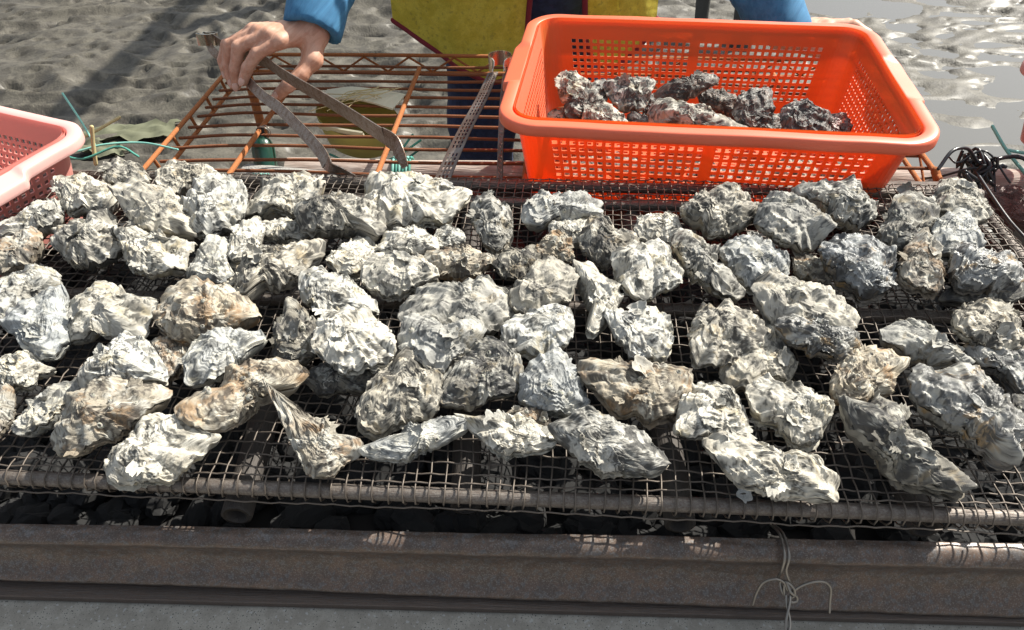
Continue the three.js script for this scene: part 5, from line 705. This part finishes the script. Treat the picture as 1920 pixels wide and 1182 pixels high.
  part('shirt', sdfMesh((x, y, z) => { let d = trunk(x, y, z, 0.012); for (const i of [0, 1]) { d = smin(d, cap(x, y, z, sh[i], el[i], 0.072, 0.066), 0.04); const c = cuffs[i][0]; let f = cap(x, y, z, el[i], c, 0.066, 0.047); f = Math.max(f, -((x - c[0]) * cuffs[i][1].x + (y - c[1]) * cuffs[i][1].y + (z - c[2]) * cuffs[i][1].z)); f = Math.max(f, -cap(x, y, z, [c[0] - cuffs[i][1].x * 0.03, c[1] - cuffs[i][1].y * 0.03, c[2] - cuffs[i][1].z * 0.03], [c[0] - cuffs[i][1].x * 0.026, c[1] - cuffs[i][1].y * 0.026, c[2] - cuffs[i][1].z * 0.026], 0.044, 0.044)); d = smin(d, f, 0.02); } d = Math.max(d, 0.80 - y); d = Math.max(d, -cap(x, y, z, [0, 1.36, 0.0], [0, 1.6, 0.06], 0.064, 0.07)); let wf = 1; for (const i of [0, 1]) { const c = cuffs[i][0], k = cuffs[i][1]; wf = Math.min(wf, Math.max(0.12, ss(0.0, 0.06, Math.hypot(x - c[0], y - c[1], z - c[2]) - 0.045))); } return d + wrinkle(x, y, z) * wf; }, [-0.46, 0.78, -0.22], [0.52, 1.46, 0.50], 0.0085), shirtM, t);
  part('trousers', sdfMesh((x, y, z) => { let d = trunk(x, y, z, 0.008); for (const i of [0, 1]) { d = smin(d, cap(x, y, z, hip[i], knee[i], 0.098, 0.078), 0.04); d = smin(d, cap(x, y, z, knee[i], ank[i], 0.078, 0.066), 0.03); } d = Math.max(d, y - 0.93); d = Math.max(d, 0.10 - y); return d + 0.8 * wrinkle(x, y * 0.6, z); }, [-0.26, 0.08, -0.2], [0.26, 0.96, 0.2], 0.011), navyM, t);
  for (const i of [0, 1]) part('boot', sdfMesh((x, y, z) => Math.max(smin(cap(x, y, z, ank[i], [ank[i][0], 0.30, -0.015], 0.055, 0.058), cap(x, y, z, [ank[i][0], 0.055, -0.03], [ank[i][0] * 1.1, 0.035, 0.14], 0.05, 0.04), 0.03), -y - 0.02), [ank[i][0] - 0.09, -0.02, -0.12], [ank[i][0] + 0.09, 0.36, 0.22], 0.01), hairM, t);
  part('hair', sdfMesh((x, y, z) => { const dx = x - H[0], dy = y - H[1], dz = z - H[2]; const k = (Math.hypot(dx / 0.086, (dy - 0.035) / 0.104, (dz + 0.022) / 0.103) - 1) * 0.086; return Math.max(k + 0.003 * n3(x * 60, y * 30, z * 60), dz - 0.055 + 0.25 * (0.05 - dy), -(dy + 0.05 - 0.3 * dz)); }, [-0.11, 1.50, -0.06], [0.11, 1.76, 0.22], 0.007), hairM, t);
  for (const s of [-1, 1]) { const e = new THREE.SphereGeometry(0.0075, 12, 8); e.translate(H[0] + s * 0.03, H[1] + 0.005, H[2] + 0.0795); part('eye', e, hairM, t); }
  // the vest: two front panels with a dark gap between, bound in red
  const body = (x) => { const u = (x - 0.0) / 0.285; return 0.165 - 0.075 * u * u * Math.abs(u) - 0.02 * u * u; };
  const panel = (left) => {
    const hemX = left ? [-0.276, -0.170, -0.120, -0.062, -0.012, 0.004, 0.015] : [0.122, 0.129, 0.15, 0.18, 0.215, 0.245, 0.272];
    const hemY = left ? [0.716, 0.668, 0.641, 0.621, 0.644, 0.685, 0.78] : [0.78, 0.70, 0.66, 0.64, 0.655, 0.68, 0.725];
    const hc = new THREE.CatmullRomCurve3(hemX.map((x, i) => V(x, hemY[i], 0)), false, 'centripetal'), NU = 40, NV = 30, pos = [], idx = [], uv = [], edge = [];
    for (const s of [0, 1]) for (let i = 0; i <= NU; i++) { const p = hc.getPoint(i / NU), topX = left ? mix(-0.262, 0.030, i / NU) : mix(0.108, 0.262, i / NU); for (let j = 0; j <= NV; j++) { const f = j / NV, x = mix(p.x, topX, ss(0, 1, f) * 0.8), y = mix(p.y, 1.36, f), zz = body(x) + 0.010 * n3(x * 7, y * 3, left ? 1 : 5) * (1 - f) + 0.004 * n3(x * 18, y * 9, 3) - s * 0.004 - 0.03 * f; pos.push(x, y, zz); uv.push(x, y); if (!s && j === 0) edge.push([x, y - 0.001, zz - 0.002]); } }
    const W = (NU + 1) * (NV + 1); for (let s = 0; s < 2; s++) for (let i = 0; i < NU; i++) for (let j = 0; j < NV; j++) { const a = s * W + i * (NV + 1) + j, b = a + 1, c = a + NV + 1, d = c + 1; if (s) idx.push(a, b, c, b, d, c); else idx.push(a, c, b, b, c, d); }
    const k = part('vest_panel', geom(pos, idx, uv), vestM, t); 
    const inner = []; for (let j = 0; j <= NV; j += 3) { const i = left ? NU : 0, v = (i * (NV + 1) + j) * 3; inner.push([pos[v], pos[v + 1], pos[v + 2] - 0.002]); }
    part('trim', mergeGeometries([tube(edge, 0.0058, 2, 8), tube(inner, 0.0058, 6, 8)]), trimM, k);
  };
  panel(true); panel(false);
  part('undershirt', sdfMesh((x, y, z) => Math.max(cap(x, y, z * 1.2, [0, 0.78, 0.005], [0, 1.28, 0.0], 0.158, 0.158), 0.70 - y, y - 1.36, -z) + wrinkle(x, y, z), [-0.2, 0.68, -0.03], [0.2, 1.38, 0.2], 0.012), navyM, t);
}
// the awning frame overhead whose pole shades a strip of mud on the left
{
  const t = thing('awning_frame', 'bare pole frame standing behind the worker, whose pole shades the mud', 'frame', [0.09, 0, -5.2]), m = wood;
  part('roof_pole', tube([[0, 2.5, 2.1], [0, 2.51, 0.8], [-0.02, 2.5, -0.6]], 0.062, 6, 14), m, t);
  for (const z of [-0.5, 0.55]) part('post', tube([[0, -0.05, z], [0, 1.2, z], [0, 2.45, z]], 0.05, 5, 14), m, t);
}

renderer.render(scene, camera);
